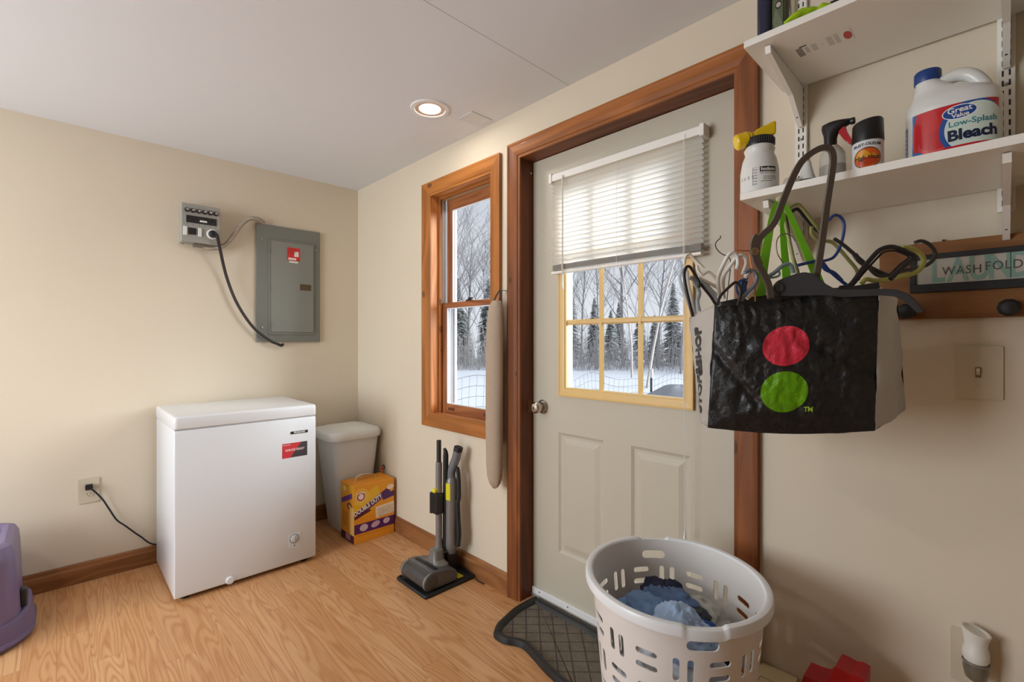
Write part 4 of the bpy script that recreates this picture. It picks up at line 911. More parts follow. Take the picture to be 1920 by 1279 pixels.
obj('lettering', text('Low-Splash', .0165, jt(LM(.43), .079, 2), ext=.0001, off=.0002, align='LEFT'), mat('teal_ink', (44, 132, 140), .4), jg)
obj('lettering', text('Bleach', .030, jt(LM(.42), .055, 2), ext=.0001, off=.0012, align='LEFT', sx=.98), mat('navy_ink', (20, 30, 66), .4), jg)
# ---------------------------------------------------------------- spray paint can
scy = -.268; scx = PB(1627, 300, scy).x; sr = .0283; KZ = (PB(1627, 228, scy).z-ZS)/.1225
pc = thing('spray_can', 'spray paint can with black cap and flame-coloured oval label on the lower shelf', 'spray can', (scx, scy, ZS))
obj('can_body', LT([(sr-.003, 0), (sr, .002), (sr, .072*KZ), (sr-.001, .074*KZ)], (scx, scy, ZS), n=40), mat('can_white', (222, 222, 222), .3), pc, True)
cp = []
bm = bmesh.new(); n_ = 40
loft(bm, [[(scx+r*math.cos(2*PI*i/n_), scy+r*math.sin(2*PI*i/n_), ZS+z*KZ+(k_*math.cos(2*PI*i/n_-.2) if z > .1 else 0)) for i in range(n_)] for r, z, k_ in ((sr+.0005, .073, 0), (sr+.0008, .075, 0), (sr-.0005, .117, .0035), (sr-.003, .121, .0035), (sr-.008, .122, .0035), (.004, .1225, .002))])
obj('cap', bm, black, pc, True)
cl = paint('can_label', (224, 226, 228), [('r', .5, .05, .6, .12, 0, (46, 140, 62)), ('e', .5, .46, .40, .34, 0, (60, 34, 28)), ('e', .5, .46, .385, .31, 0, (222, 96, 28)), ('e', .38, .50, .2, .22, 0, (240, 170, 40)), ('e', .66, .42, .15, .16, 0, (226, 150, 40)), ('e', .5, .34, .3, .12, 0, (206, 66, 26))], .25, coat=.5)
def cyl(cx, cy, r, a0=-PI/2): return lambda s, z, o=0.0: (cx+(r+o)*math.cos(a0+s/(r)), cy+(r+o)*math.sin(a0+s/r), ZS+z)
c1 = cyl(scx, scy, sr, -PI/2+.12)
obj('label', grid(lambda u, v: c1((u-.5)*.066, .003+(.067*KZ)*v, .0004), 24, 3), cl, pc, True)
c1b = cyl(scx, scy, sr, -PI/2-1.9); obj('label_back', grid(lambda u, v: c1b((u-.5)*.05, .003+(.067*KZ)*v, .0004), 14, 3), mat('label_back_white', (210, 212, 214), .3), pc, True)
obj('lettering', join(text('High Heat', .0135, lambda x, y, z: c1(x, .034*KZ+y, .0012+z), off=.00005, ext=.0001, sx=.82), text('RUST-OLEUM', .0085, lambda x, y, z: c1(x, .0635*KZ+y-abs(x)*.08, .0012+z), off=.0001, ext=.0001)), black, pc)
# ---------------------------------------------------------------- trigger spray bottle
qx, qy = PB(1561, 290, -.262).x, -.262
tbt = thing('spray_bottle', 'clear spray bottle with black head and red trigger on the lower shelf', 'spray bottle', (qx, qy, ZS))
clr = mat('clear_bottle', (206, 200, 186), .2, var=.02, alpha=.75)
obj('bottle', LT([(.022, 0), (.0255, .003), (.0255, .058), (.024, .070), (.018, .080), (.014, .084), (.013, .086)], (qx, qy, ZS), n=32), clr, tbt, True)
obj('liquid_band', LT([(.0255, .004), (.0259, .02), (.0259, .040), (.0255, .0405)], (qx, qy, ZS), n=32, cap=False), mat('grey_liquid', (150, 144, 134), .3), tbt, True)
bm = bmesh.new(); o_ = lambda z, rx, ry, dx: [(qx-.004+dx*.85+rx*.85*math.cos(t), qy+ry*math.sin(t), ZS+z) for t in [2*PI*i/24 for i in range(24)]]
loft(bm, [o_(.082, .015, .015, 0), o_(.104, .0150, .015, 0), o_(.114, .017, .015, .001), o_(.122, .024, .015, .005), o_(.129, .033, .015, .012), o_(.134, .037, .0145, .016), o_(.139, .034, .012, .014), o_(.142, .020, .008, .010)])
obj('spray_head', bm, black, tbt, True)
obj('nozzle', LT([(.007, 0), (.008, .006), (.006, .009), (0, .009)], (qx+.034, qy, ZS+.133), (1, 0, 0), 16), black, tbt, True)
bm = bmesh.new(); prism(bm, [(.018, .124), (.036, .126), (.041, .110), (.049, .094), (.0535, .084), (.050, .080), (.043, .084), (.034, .094), (.024, .108)], lambda a, b, t: (qx+a*.85-.006, qy-.006+t, ZS+b), .012); bmesh.ops.bevel(bm, geom=bm.edges[:], offset=.0015, segments=2, affect='EDGES')
obj('trigger', bm, mat('red_trigger', (176, 20, 32), .3), tbt, True)
# ---------------------------------------------------------------- small squeeze bottle
ux, uy = PB(1513, 300, -.255).x, -.255
t = thing('squeeze_bottle', 'small white squeeze bottle with conical top behind the dark hanger', 'bottle', (ux, uy, ZS))
obj('bottle', LT([(.017, 0), (.019, .002), (.019, .018), (.019, .024), (.014, .040), (.0095, .058), (.0090, .066), (.006, .068), (0, .068)], (ux, uy, ZS), n=28), mat('squeeze_white', (222, 220, 214), .35), t, True)
obj('collar', LT([(.0195, .018), (.0198, .0185), (.0198, .022), (.0195, .0225)], (ux, uy, ZS), n=28, cap=False), black, t, True)
# small clear jar
vx, vy = PB(1483, 320, -.285).x, -.285
t = thing('glass_jar', 'small clear jar with printed label between the white bottles', 'jar', (vx, vy, ZS))
obj('jar', LT([(.016, 0), (.018, .002), (.018, .016), (.015, .024), (.012, .028)], (vx, vy, ZS), n=24), mat('pale_jar', (214, 206, 190), .2, alpha=.7), t, True)
obj('jar_label', grid(lambda u, v: (vx+.0184*math.cos(-PI*.85+u*PI*.7), vy+.0184*math.sin(-PI*.85+u*PI*.7), ZS+.003+.012*v), 10, 1), paint('jar_print', (222, 214, 200), [('lines', .5, .5, .45, .45, 0, (90, 84, 78))], .4), t, True)
# ---------------------------------------------------------------- hose-end sprayer
wx, wy = PB(1424, 330, -.292).x, -.292
t = thing('hose_sprayer', 'white sprayer bottle with black collar and yellow hose nozzle at the shelf end', 'sprayer', (wx, wy, ZS))
WR = .043
wb = obj('bottle', LT([(WR-.004, 0), (WR, .003), (WR, .056), (WR-.002, .069), (.038, .085), (.033, .097), (.032, .103), (.0345, .110), (.0345, .113), (.031, .119), (.031, .122)], (wx, wy, ZS), n=40), mat('sprayer_white', (226, 226, 222), .35, sub=.0), t, True)
bm = LT([(.033, .119), (.0335, .121), (.0335, .136), (.032, .139), (0, .139)], (wx, wy, ZS), n=40)
for i in range(40):
    a = 2*PI*i/40; box(bm, wx+.0336*math.cos(a)-.0008, wx+.0336*math.cos(a)+.0008, wy+.0336*math.sin(a)-.0008, wy+.0336*math.sin(a)+.0008, ZS+.121, ZS+.136)
obj('collar', bm, black, t, True)
yp = mat('yellow_plastic', (236, 196, 24), .35, var=.03)
dirn = Vector((-.78, -.56, -.26)).normalized()
c_ = Vector((wx, wy, ZS+.153))
bm = bmesh.new(); sd_ = Vector((-dirn.y, dirn.x, 0))
prism(bm, [(.036, -.016), (.036, .018), (-.012, .010), (-.012, -.016)], lambda a, b, q: c_-dirn*a+Vector((0, 0, b))+sd_*(q-.013), .026); bmesh.ops.bevel(bm, geom=bm.edges[:], offset=.003, segments=2, affect='EDGES')
obj('valve_body', bm, yp, t, True)
obj('hose_coupling', LT([(.013, .0), (.013, .012), (.017, .014), (.017, .020), (.0195, .022), (.0195, .046), (.016, .050), (0, .050)], c_+dirn*.008+Vector((0, 0, -.004)), tuple(dirn), 20), yp, t, True)
c2 = lambda s, z, o=0.0: (wx+(WR+o)*math.cos(-PI/2+.25+s/WR), wy+(WR+o)*math.sin(-PI/2+.25+s/WR), ZS+z)
sl = paint('sprayer_print', (226, 226, 222), [('r', .74, .80, .2, .12, 0, (30, 30, 30)), ('lines', .74, .62, .2, .05, 0, (60, 60, 60)), ('lines', .78, .40, .16, .1, 0, (40, 40, 40)), ('r', .70, .24, .14, .012, 0, (40, 40, 40)), ('r', .38, .5, .006, .42, 0, (90, 90, 90)), ('lines', .43, .5, .05, .42, 0, (120, 120, 120)), ('lines', .08, .5, .08, .35, 90, (130, 130, 130))], .4)
obj('printed_scale', grid(lambda u, v: c2((u-.5)*.095, .010+.052*v, .0004), 20, 2), sl, t, True)
obj('lettering', text('hudson', .011, lambda x, y, z: c2(.0225+x, .0515+y, .0008+z), off=.0004, ext=.0001), paper, t)
# dark item at the right frame edge
dx_, dy_ = PB(1925, 240, -.20).x, -.20
tag(obj('sponge_holder', LT([(.018, 0), (.026, .006), (.028, .018), (.022, .030), (.010, .036), (0, .037)], (dx_+.006, dy_, ZS), n=28), mat('dark_purple_plastic', (36, 28, 46), .35), smooth=True), 'small rounded dark container at the right end of the lower shelf', 'container')
# ---------------------------------------------------------------- upper shelf items
def upx(u, y): return PB(u, 40, y).x
nb = thing('detergent_bottle', 'tall navy blue bottle at the left end of the upper shelf', 'bottle', (2.785, -.265, ZU))
x0, x1 = upx(1423, -.27), upx(1448, -.27); cx0 = (x0+x1)/2; w_ = (x1-x0)
bm = bmesh.new(); rbox(bm, (cx0, -.262, ZU), [(0, w_*.9, .05, .008), (.004, w_, .056, .01), (.14, w_, .056, .01), (.165, w_*.8, .044, .01), (.18, w_*.5, .018, .006), (.20, w_*.5, .018, .006)]); obj('bottle', bm, mat('navy_plastic', (40, 42, 66), .3, var=.05), nb, True)
obj('cap', LT([(.010, .198), (.010, .222), (0, .222)], (cx0, -.262, ZU), n=18), black, nb, True)
x0, x1 = upx(1450, -.26), upx(1474, -.26); cx1 = (x0+x1)/2; w_ = x1-x0
gb = thing('cleaner_bottle', 'olive green labelled bottle beside the navy bottle on the upper shelf', 'bottle', (cx1, -.255, ZU))
bm = bmesh.new(); rbox(bm, (cx1, -.252, ZU), [(0, w_*.94, .046, .006), (.003, w_, .05, .007), (.10, w_, .05, .007), (.125, w_*.7, .04, .007), (.14, w_*.5, .02, .006), (.15, w_*.5, .02, .006)]); obj('bottle', bm, mat('olive_plastic', (96, 104, 76), .35, var=.1, vs=40), gb, True)
gl_ = paint('olive_label', (92, 100, 72), [('lines', .5, .3, .4, .25, -40, (150, 156, 128)), ('e', .6, .8, .3, .12, 0, (44, 40, 40)), ('e', .6, .8, .22, .07, 0, (190, 180, 160))], .4)
obj('label', grid(lambda u, v: (cx1-w_*.42+w_*.84*u, -.2775, ZU+.01+.085*v), 2, 2), gl_, gb)
obj('cap', LT([(.009, .148), (.009, .17), (0, .17)], (cx1, -.252, ZU), n=18), black, gb, True)
x0, x1 = upx(1478, -.24), upx(1494, -.24); cx2 = (x0+x1)/2; w_ = x1-x0
t = thing('lotion_bottle', 'slim cream bottle with a notched side on the upper shelf', 'bottle', (cx2, -.235, ZU))
bm = bmesh.new(); rbox(bm, (cx2, -.235, ZU), [(0, w_*.9, .03, .006), (.003, w_*1.0, .034, .006), (.045, w_*1.0, .034, .006), (.06, w_*.6, .03, .005, .002, 0), (.10, w_*.8, .03, .005, .001, 0), (.14, w_*.5, .02, .004)]); obj('bottle', bm, mat('cream_bottle', (222, 212, 188), .4), t, True)
obj('barcode', grid(lambda u, v: (cx2+w_*.55, -.25+.03*u, ZU+.02+.04*v), 1, 1), paint('barcode_lines', (220, 214, 200), [('lines', .5, .5, .45, .4, 90, (40, 36, 34))], .5), t)
# lime cloth and gloves
lx0, lx1 = upx(1472, -.30), upx(1552, -.27)
pth = smooth_path([(lx0+.0, -.300, ZU+.004), (lx0+.018, -.298, ZU+.012), (lx0+.035, -.292, ZU+.018), (lx0+.055, -.285, ZU+.019), (lx1-.004, -.275, ZU+.016), (lx1+.01, -.262, ZU+.012)], 6)
bm = bmesh.new(); sweep(bm, pth, [(.016*math.cos(t_), .0085*math.sin(t_)*(1+.3*math.sin(3*t_))) for t_ in [2*PI*i/14 for i in range(14)]], ref=(0, 0, 1), scale=lambda q: .35+.65*math.sin(PI*min(1, q*1.3+.12))**.5 if q < .7 else 1)
for v in bm.verts: v.co += Vector((0, 0, .0035*nz3(v.co.x*60, v.co.y*60, v.co.z*60)))
mz = min(v.co.z for v in bm.verts)
for v in bm.verts: v.co.z += max(0, ZU+.0005-mz)
tag(obj('microfibre_cloth', bm, mat('lime_cloth', (168, 204, 26), .9, var=.12, vs=50, bump=.4, bs=400), smooth=True, angle=180), 'bunched lime green cloth on the upper shelf front', 'cloth')
tag(obj('work_glove', cloth((lx1+.030, -.245, ZU+.024), (.034, .022, .018), 3.3, 40, 24), mat('black_glove', (28, 26, 30), .7, var=.3, vs=60), smooth=True, angle=180), 'black crumpled glove beside the lime cloth', 'glove')
tag(obj('rag', cloth((lx1+.075, -.255, ZU+.020), (.030, .026, .016), 6.1, 40, 24), mat('dark_red_cloth', (120, 22, 34), .8, var=.15), smooth=True, angle=180), 'dark red rag at the top edge of the photo', 'rag')
tag(obj('foil_pouch', cloth(((lx0+lx1)/2+.012, -.225, ZU+.025), (.034, .014, .024), 1.7, 40, 24, .2), mat('grey_pouch', (176, 178, 176), .35, metal=.3, var=.2, vs=30), smooth=True, angle=180), 'crinkled grey pouch behind the lime cloth', 'pouch')
# ================================================================ laundry rack sign
rk = thing('wall_rack', 'wooden wall rack board with framed sign and black knobs', 'wall rack', (3.3, -.01, 1.26))
obj('board', BX(2.978, 3.52, -.019, 0, 1.262, 1.448, .003), oakx, rk)
s0, s1 = PB(1706, 541, -.026).x, 3.44; sz0, sz1 = 1.326, 1.418
bm = bmesh.new()
box(bm, s0, s1, -.030, -.019, sz0, sz0+.020, .001); box(bm, s0, s1, -.030, -.019, sz1-.012, sz1, .001); box(bm, s0, s0+.012, -.030, -.019, sz0+.02, sz1-.012, .001); box(bm, s1-.012, s1, -.030, -.019, sz0+.02, sz1-.012, .001)
fr = obj('sign_frame', bm, mat('black_frame', (18, 18, 18), .5), rk)
pn = obj('sign_panel', BX(s0+.012, s1-.012, -.024, -.019, sz0+.020, sz1-.012), mat('sign_panel_grey', (186, 180, 168), .5), rk)
pz = (sz0+.020+sz1-.012)/2
def sg_(x0, dz=0.0, o=-.0245): return lambda x, y, z: (x0+x, o-z, pz+dz+y)
def X_(u): return PB(u, 510, -.024).x
tealm = mat('teal_sign_letters', (128, 160, 146), .5)
bm = None
for ch, u in (('L', 1758), ('A', 1796), ('U', 1836), ('N', 1875), ('D', 1915)):
    b_ = text(ch, .082, sg_(X_(u)), ext=.0002, off=.002, sx=.62)
    bm = b_ if bm is None else join(bm, b_)
for v in bm.verts: v.co.z = min(max(v.co.z, sz0+.0205), sz1-.0125)
obj('large_lettering', bm, tealm, pn)
obj('small_lettering', join(text('WASH', .028, sg_(X_(1803), -.002, -.0250), ext=.0002, sx=.80, spacing=1.1), text('FOLD', .028, sg_(X_(1882), .002, -.0250), ext=.0002, sx=.80, spacing=1.1)), mat('dark_sign_ink', (74, 72, 70), .5), pn)
def knob(u, v):
    p = PB(u, v, -.035); kb_ = obj('knob', LT([(.008, 0), (.008, .006), (.014, .011), (.0195, .018), (.0195, .026), (.013, .032), (0, .033)], (p.x, -.019, p.z), (0, -1, 0), 10), black, rk); return kb_
knob(1700, 584); knob(1892, 577)
obj('screw', BX(2.0+PB(1770, 450).x-2.0-.003, PB(1770, 450).x+.003, -.012, -.0, 1.4475, 1.4525), black, rk)
# ================================================================ switch, lower outlet, freshener
ls = thing('light_switch', 'ivory single toggle light switch plate under the wall rack', 'light switch', (3.16, 0, 1.073))
bm = bmesh.new(); prism(bm, rrect(.081, .124, .003), lambda a, b, t: (3.16+a, -t, 1.135+b), .0055); bmesh.ops.bevel(bm, geom=[e_ for e_ in bm.edges if all(v.co.y < -.004 for v in e_.verts)], offset=.002, segments=2, affect='EDGES'); obj('plate', bm, ivory, ls)
obj('toggle_slot', BX(3.155, 3.165, -.0060, -.0054, 1.123, 1.147), mat('slot_brown2', (120, 104, 84), .6), ls)
bm = bmesh.new(); hexa(bm, [(3.1565, -.005, 1.128), (3.1635, -.005, 1.128), (3.1635, -.005, 1.140), (3.1565, -.005, 1.140), (3.157, -.016, 1.136), (3.163, -.016, 1.136), (3.163, -.014, 1.145), (3.157, -.014, 1.145)]); obj('toggle', bm, mat('toggle_ivory', (224, 212, 186), .35), ls)
for dz in (-.030, .030): obj('screw', LT([(.003, 0), (.0025, .001), (0, .0012)], (3.16, -.0055, 1.135+dz), (0, -1, 0), 10), ivory, ls)
wo = thing('wall_outlet', 'ivory outlet plate low on the right wall holding an air freshener', 'outlet', (3.153, 0, .40))
f = lambda a, b, t: (3.153+a, -t, .462+b)
bm = bmesh.new(); prism(bm, rrect(.081, .124, .004), f, .005); obj('plate', bm, ivory, wo); outlet_face(wo, f)
af = thing('air_freshener', 'white plug-in air freshener with clear oil bottle in the lower right outlet', 'air freshener', (3.157, -.04, .43))
ax_, ay_ = 3.157, -.042
wm = mat('freshener_white', (226, 222, 214), .35)
bm = bmesh.new(); E_ = lambda z, rx, ry, tl=0.0, dy=0.0: [(ax_+rx*math.cos(t_), ay_+dy+ry*math.sin(t_), z+tl*math.cos(t_)) for t_ in [2*PI*i/32 for i in range(32)]]
loft(bm, [E_(.482, .021, .024), E_(.489, .0235, .026), E_(.503, .023, .025), E_(.515, .0195, .021), E_(.528, .0205, .021, -.002), E_(.545, .025, .025, -.005), E_(.549, .0255, .0255, -.006), E_(.5495, .022, .022, -.006), E_(.545, .018, .018, -.005)]); obj('warmer_body', bm, wm, af, True)
obj('plug_back', BX(ax_-.014, ax_+.014, ay_+.016, -.0072, .465, .505, .003), wm, af)
bm = bmesh.new(); loft(bm, [E_(.437, .014, .014), E_(.442, .019, .019), E_(.462, .0225, .0225), E_(.478, .021, .022), E_(.482, .014, .014)]); obj('oil_bottle', bm, mat('amber_glass', (112, 104, 86), .12, alpha=.7), af, True)
obj('cage', LT([(.0225, .0), (.0240, .003), (.0225, .006)], (ax_, ay_, .474), n=30, cap=False), mat('cage_grey', (120, 112, 100), .4), af, True)
# ================================================================ shopping bag of hangers
BG = bpy.data.objects.new('shopping_bag', None); COL.objects.link(BG)
# corners of the front panel: real points about 0.4-0.5 m out from the wall
fTL, fTR, fBL, fBR = PB(1340, 572, -.49), PB(1648, 536, -.365), PB(1327, 802, -.49), PB(1640, 808, -.355)
gTL, gTR = PB(1292, 596, -.335), PB(1683, 560, -.20); gBL, gBR = PB(1312, 786, -.335), PB(1698, 768, -.20)
BG.location = (fBL+fBR)/2; tag(BG, 'black and white woven shopping bag full of clothes hangers, hung from the lower shelf', 'bag')
frontn = (fTR-fTL).cross(Vector((0, 0, 1))).normalized()
def bil(a, b, c_, d_, s, t): return (a*(1-s)+b*s)*(1-t)+(c_*(1-s)+d_*s)*t
def wr(p, s, t, k_=1.0):
    return (.006*nz3(s*3.1, t*2.3, 1.7)+.0045*(1-2*abs(nz3(s*5+t*2, t*5-s, 4.2)))+.0035*(1-2*abs(nz3(s*13, t*5, 7.7)))*(.4+t)+.0022*(1-2*abs(nz3(s*22, t*19, 2.7))))*k_
def bagf(s, t):
    p = bil(fBL, fBR, fTL, fTR, s, t); bulge = .022*math.sin(PI*s)**.7*math.sin(PI*min(1, t*1.02+.0))**.6
    e_ = min(1, 6*s, 6*(1-s), 6*t+.1)
    crease = .010*max(0, 1-abs((t-(1.02-s*.62))*13)) if s > .5 else 0
    crease += .007*max(0, 1-abs((t-(.30+(.25-s)*1.4))*15)) if s < .32 else 0
    p = p+frontn*(bulge+wr(p, s, t)*e_+crease*-1)
    p = p+Vector((0, 0, -.010*math.sin(PI*s)*(1-t)**4+.004*nz3(s*5, 3.3, .5)*t**6))
    return p
bagm = paint('bag_print', (52, 51, 51), [('e', .462, .632, .142, .145, 0, (255, 74, 100)), ('e', .462, .302, .142, .146, 0, (138, 206, 24))], .34, coat=.3, grime=.10, bump=.7)
wov = mat('white_woven_plastic', (236, 231, 224), .5, var=.04, vs=20, bump=.5, bs=50); dkb = mat('bag_inside', (40, 38, 38), .7)
obj('front_panel', grid(bagf, 90, 76, thick=.001), bagm, BG, True, angle=180)
def gus(a0, a1, b0, b1, sd_, col_f=None):
    def f_(s, t):
        p = bil(a0, b0, a1, b1, s, t); w_ = (b0-a0).normalized()
        return p+sd_*(.006*math.sin(PI*s)*(.4+.6*math.sin(PI*t))+.004*nz3(s*3, t*5, 9)+.002*nz3(s*9, t*14, 3))
    return f_
lf = gus(gBL, gTL, fBL, fTL, Vector((-.75, -.6, 0)).normalized()); g1 = gus(fBR, fTR, gBR, gTR, Vector((.9, -.3, 0)).normalized())
obj('side_gusset', grid(lf, 24, 50, thick=.001), wov, BG, True, label='white left gusset with black lettering', angle=180)
obj('side_gusset', grid(g1, 24, 50, thick=.001), wov, BG, True, label='white right gusset', angle=180)
bk = lambda s, t: bil(gBL, gBR, gTL, gTR, s, t)+Vector((-.2, .9, 0))*(.02*math.sin(PI*s))
obj('back_panel', grid(bk, 20, 10, thick=.001), dkb, BG, True)
obj('base_panel', grid(lambda s, t: bil(fBL, fBR, gBL, gBR, s, t)+Vector((0, 0, -.010*math.sin(PI*s)+.002*nz3(s*8, t*8, 1)))-frontn*(.000), 30, 8, thick=.001), dkb, BG, True)
tp = [bagf(i/20, 1.0)+frontn*.001 for i in range(21)]
bm = bmesh.new(); sweep(bm, tp, rect(.003, .012), ref=(0, 0, 1)); obj('top_hem', bm, mat('hem_black', (36, 35, 35), .45), BG, True)
# lettering on the left gusset (reads upwards)
def lg(x, y, z):
    t = .08+(x+.135)/.27*.80; s = .47-y/.060*.5; p = Vector(lf(min(max(s, 0), 1), min(max(t, 0), 1))); return p+Vector((-.75, -.6, 0)).normalized()*(.0016+z)
obj('lettering', text('STOP&SHOP', .046, lg, ext=.0002, off=.0022, sx=1.02), mat('bag_letter_black', (30, 30, 32), .5), BG)
def fp(x, y, z):
    s = .61+x/.33; t = .175+y/.27; return Vector(bagf(s, t))+frontn*(.0022+z)
obj('trademark', text('TM', .0125, fp, ext=.0001, off=.0005), mat('lime_print', (150, 190, 60), .5), BG)
# lime handles meeting at the bracket
lime = mat('lime_webbing', (128, 208, 34), .6, var=.12, vs=30)
apex = at(1462, 374, 1.10)
def band(pts, w0, w1, nm='handle'):
    path = smooth_path(pts, 8); bm = bmesh.new(); L = len(path)
    sweep(bm, path, rect(w1, .0016), ref=tuple(-FW), scale=lambda q: (w0/w1)+(1-w0/w1)*q); return obj(nm, bm, lime, BG, True)
band([apex, at(1451, 395, 1.095), at(1440, 450, 1.08), at(1428, 520, 1.06), at(1424, 560, 1.05)], .009, .028)
band([apex+FW*.01, at(1466, 400, 1.12), at(1469, 450, 1.14), at(1474, 510, 1.15), at(1477, 560, 1.15)], .008, .024)
band([apex+FW*.004, at(1476, 392, 1.10), at(1500, 445, 1.09), at(1524, 500, 1.07), at(1545, 555, 1.05)], .009, .024)
obj('handle_knot', LT([(.004, -.008), (.008, -.004), (.009, .003), (.005, .009), (0, .010)], apex, (1, .3, 0), 14), mat('beige_knot', (190, 176, 140), .7), BG, True)
# ---------------------------------------------------------------- hangers
def hg(name, label, paths, m, group=None):
    """paths: list of (pixel pts, depth or list, radius or (w,t), smooth)"""
    bm = bmesh.new()
    for pts, d, r in paths:
        n_ = len(pts); P3 = [at(u, v, (d if not isinstance(d, (list, tuple)) else d[0]+(d[1]-d[0])*i/(n_-1))) for i, (u, v) in enumerate(pts)]
        if isinstance(r, tuple): sweep(bm, smooth_path(P3, 7), rect(*r), ref=tuple(-FW))
        else: sweep(bm, smooth_path(P3, 6), circ(r, 9))
    o = obj(name, bm, m, smooth=True, angle=45); tag(o, label, 'hanger', group); return o
C6 = lambda L: [(1400+x*.27356, 250+y*.27356) for x, y in L]
C7 = lambda L: [(1260+x*.37538, 360+y*.37538) for x, y in L]
C5 = lambda L: [(1270+x*.12507, 440+y*.12507) for x, y in L]
br = mat('bronze_plastic', (92, 82, 74), .35, var=.04); slate = mat('slate_plastic', (62, 64, 68), .35, var=.05); nav = mat('blue_plastic', (44, 72, 140), .3); oli = mat('olive_plastic_hanger', (158, 156, 96), .35, var=.08)
blk = mat('black_hanger', (36, 34, 36), .35, var=.1); wht = mat('white_hanger', (244, 241, 236), .35); wire = mat('wire_steel', (150, 146, 140), .3, metal=.9); cop = mat('copper_wire', (206, 132, 74), .3, metal=.7); pal = mat('pale_blue_plastic', (150, 176, 184), .3); yg = mat('yellow_green_plastic', (182, 184, 96), .35); clp = mat('clear_hanger_plastic', (196, 204, 210), .15, alpha=.55)
# big bronze hanger
h = hg('clothes_hanger', 'large bronze-grey hanger looping above the shelf edge, with a gold round emblem', [
    (C6([(165, 1130), (150, 1040), (115, 960), (75, 890), (60, 830), (70, 760), (105, 700), (160, 650), (200, 590), (250, 460), (300, 340), (350, 235), (400, 170), (470, 120), (530, 98), (575, 112), (592, 165), (585, 260), (555, 450), (525, 670), (500, 850), (475, 1000), (465, 1080)]), .985, (.0122, .006))], br)
obj('emblem_ring', LT([(.0058, 0), (.0066, .0004), (.0074, 0)], at(1416, 471, .979), tuple(-FW), 24, cap=False), mat('gold_print', (176, 148, 84), .4), h, True)
obj('emblem_mark', LT([(.0022, 0), (.0028, .0004), (.0034, 0)], at(1416, 471, .979), tuple(-FW), 16, cap=False), mat('gold_print', (176, 148, 84), .4), h, True)
bm = bmesh.new(); pp = smooth_path([at(1421, 442, .985), at(1415, 455, .985), at(1414.5, 470, .985), at(1418, 485, .985), at(1423, 497, .985)], 6); sweep(bm, pp, rect(.0160, .0064), ref=tuple(-FW)); obj('widened_hub', bm, br, h, True)
# slate moulded hanger body + arm
poly = C7([(500, 520), (503, 470), (522, 447), (560, 428), (620, 408), (660, 400), (700, 406), (730, 425), (765, 462), (800, 482), (850, 492), (940, 488), (1050, 483), (1120, 486), (1180, 508), (1225, 545), (1262, 598), (1240, 603), (1225, 606), (1190, 570), (1150, 535), (1110, 518), (1040, 512), (940, 522), (850, 526), (790, 518), (720, 510), (600, 520)])
bm = bmesh.new(); prism(bm, poly, lambda a, b, t: at(a, b, .992-(a-1460)*.00031+t), .010); bmesh.ops.bevel(bm, geom=bm.edges[:], offset=.0018, segments=2, affect='EDGES')
h = tag(obj('clothes_hanger', bm, slate, smooth=True), 'wide dark slate hanger lying over the bag rim, one arm reaching right', 'hanger')
obj('round_pivot', LT([(.0095, 0), (.0105, .003), (.0085, .006), (.006, .0045), (0, .0045)], at(1458, 540, .991), tuple(-FW), 24), slate, h, True)
sweep_r = [(C6([(560, 600), (600, 562), (640, 572), (668, 620), (662, 700), (635, 790), (595, 850), (540, 872), (505, 876)]), 1.06, .0032), (C6([(350, 905), (420, 888), (505, 876), (560, 935), (640, 1005), (700, 1050)]), 1.06, .0036), (C6([(505, 876), (540, 930), (600, 960), (650, 1010)]), 1.062, .0045)]
hg('clothes_hanger', 'blue plastic hanger with a tall hook right of the bronze hanger', sweep_r, nav)
hg('clothes_hanger', 'olive green hanger leaning up to the shelf underside', [
    (C6([(345, 960), (320, 860), (290, 730), (265, 620), (262, 560), (290, 510), (345, 488), (378, 510), (430, 575), (490, 650), (520, 690)]), 1.13, .0042), (C6([(445, 640), (448, 690), (500, 735), (580, 745), (640, 800), (700, 870), (755, 940), (765, 1010)]), 1.12, .0042)], oli)
hg('clothes_hanger', 'black flocked hanger lying just behind the olive hanger', [
    (C6([(300, 540), (350, 520), (400, 575), (470, 655), (530, 690)]), 1.15, .0045), (C6([(268, 560), (285, 680), (310, 820), (350, 950), (360, 1040)]), 1.145, .0040)], blk)
hg('clothes_hanger', 'dark hanger whose curled hook ends at the rack board', [
    (C6([(1155, 748), (1200, 738), (1250, 760), (1286, 805), (1288, 850), (1240, 900), (1160, 925), (1080, 940), (960, 975), (890, 970), (820, 900), (750, 840), (670, 770), (600, 722)]), 1.04, .0040), (C6([(960, 975), (860, 930), (780, 880), (740, 830)]), 1.045, .0055)], mat('graphite_plastic', (60, 56, 56), .35))
hg('clothes_hanger', 'yellow-green hanger with a round hook over the rack board', [
    (C6([(1065, 785), (1120, 785), (1180, 815), (1212, 865), (1195, 925), (1140, 962), (1060, 980), (980, 1000), (880, 1010), (820, 1000), (790, 1030)]), 1.02, .0048)], yg)
hg('clothes_hanger', 'black hanger with a diamond-shaped loop in front of the rack', [
    (C6([(640, 1060), (710, 1040), (790, 935), (870, 840), (920, 795), (990, 778), (1060, 795), (1110, 820), (1150, 852), (1080, 910), (1020, 965), (985, 1000)]), .998, .0048), (C6([(720, 1055), (800, 960), (890, 860), (940, 815), (1010, 805), (1060, 820), (1110, 850), (1050, 900), (990, 960)]), 1.0, .0022)], blk)
hg('clothes_hanger', 'silver wire hook with pale blue arms beside the green handles', [
    (C6([(332, 738), (310, 705), (270, 688), (228, 702), (205, 745), (207, 810), (230, 860), (258, 892)]), 1.09, .0013)], wire)
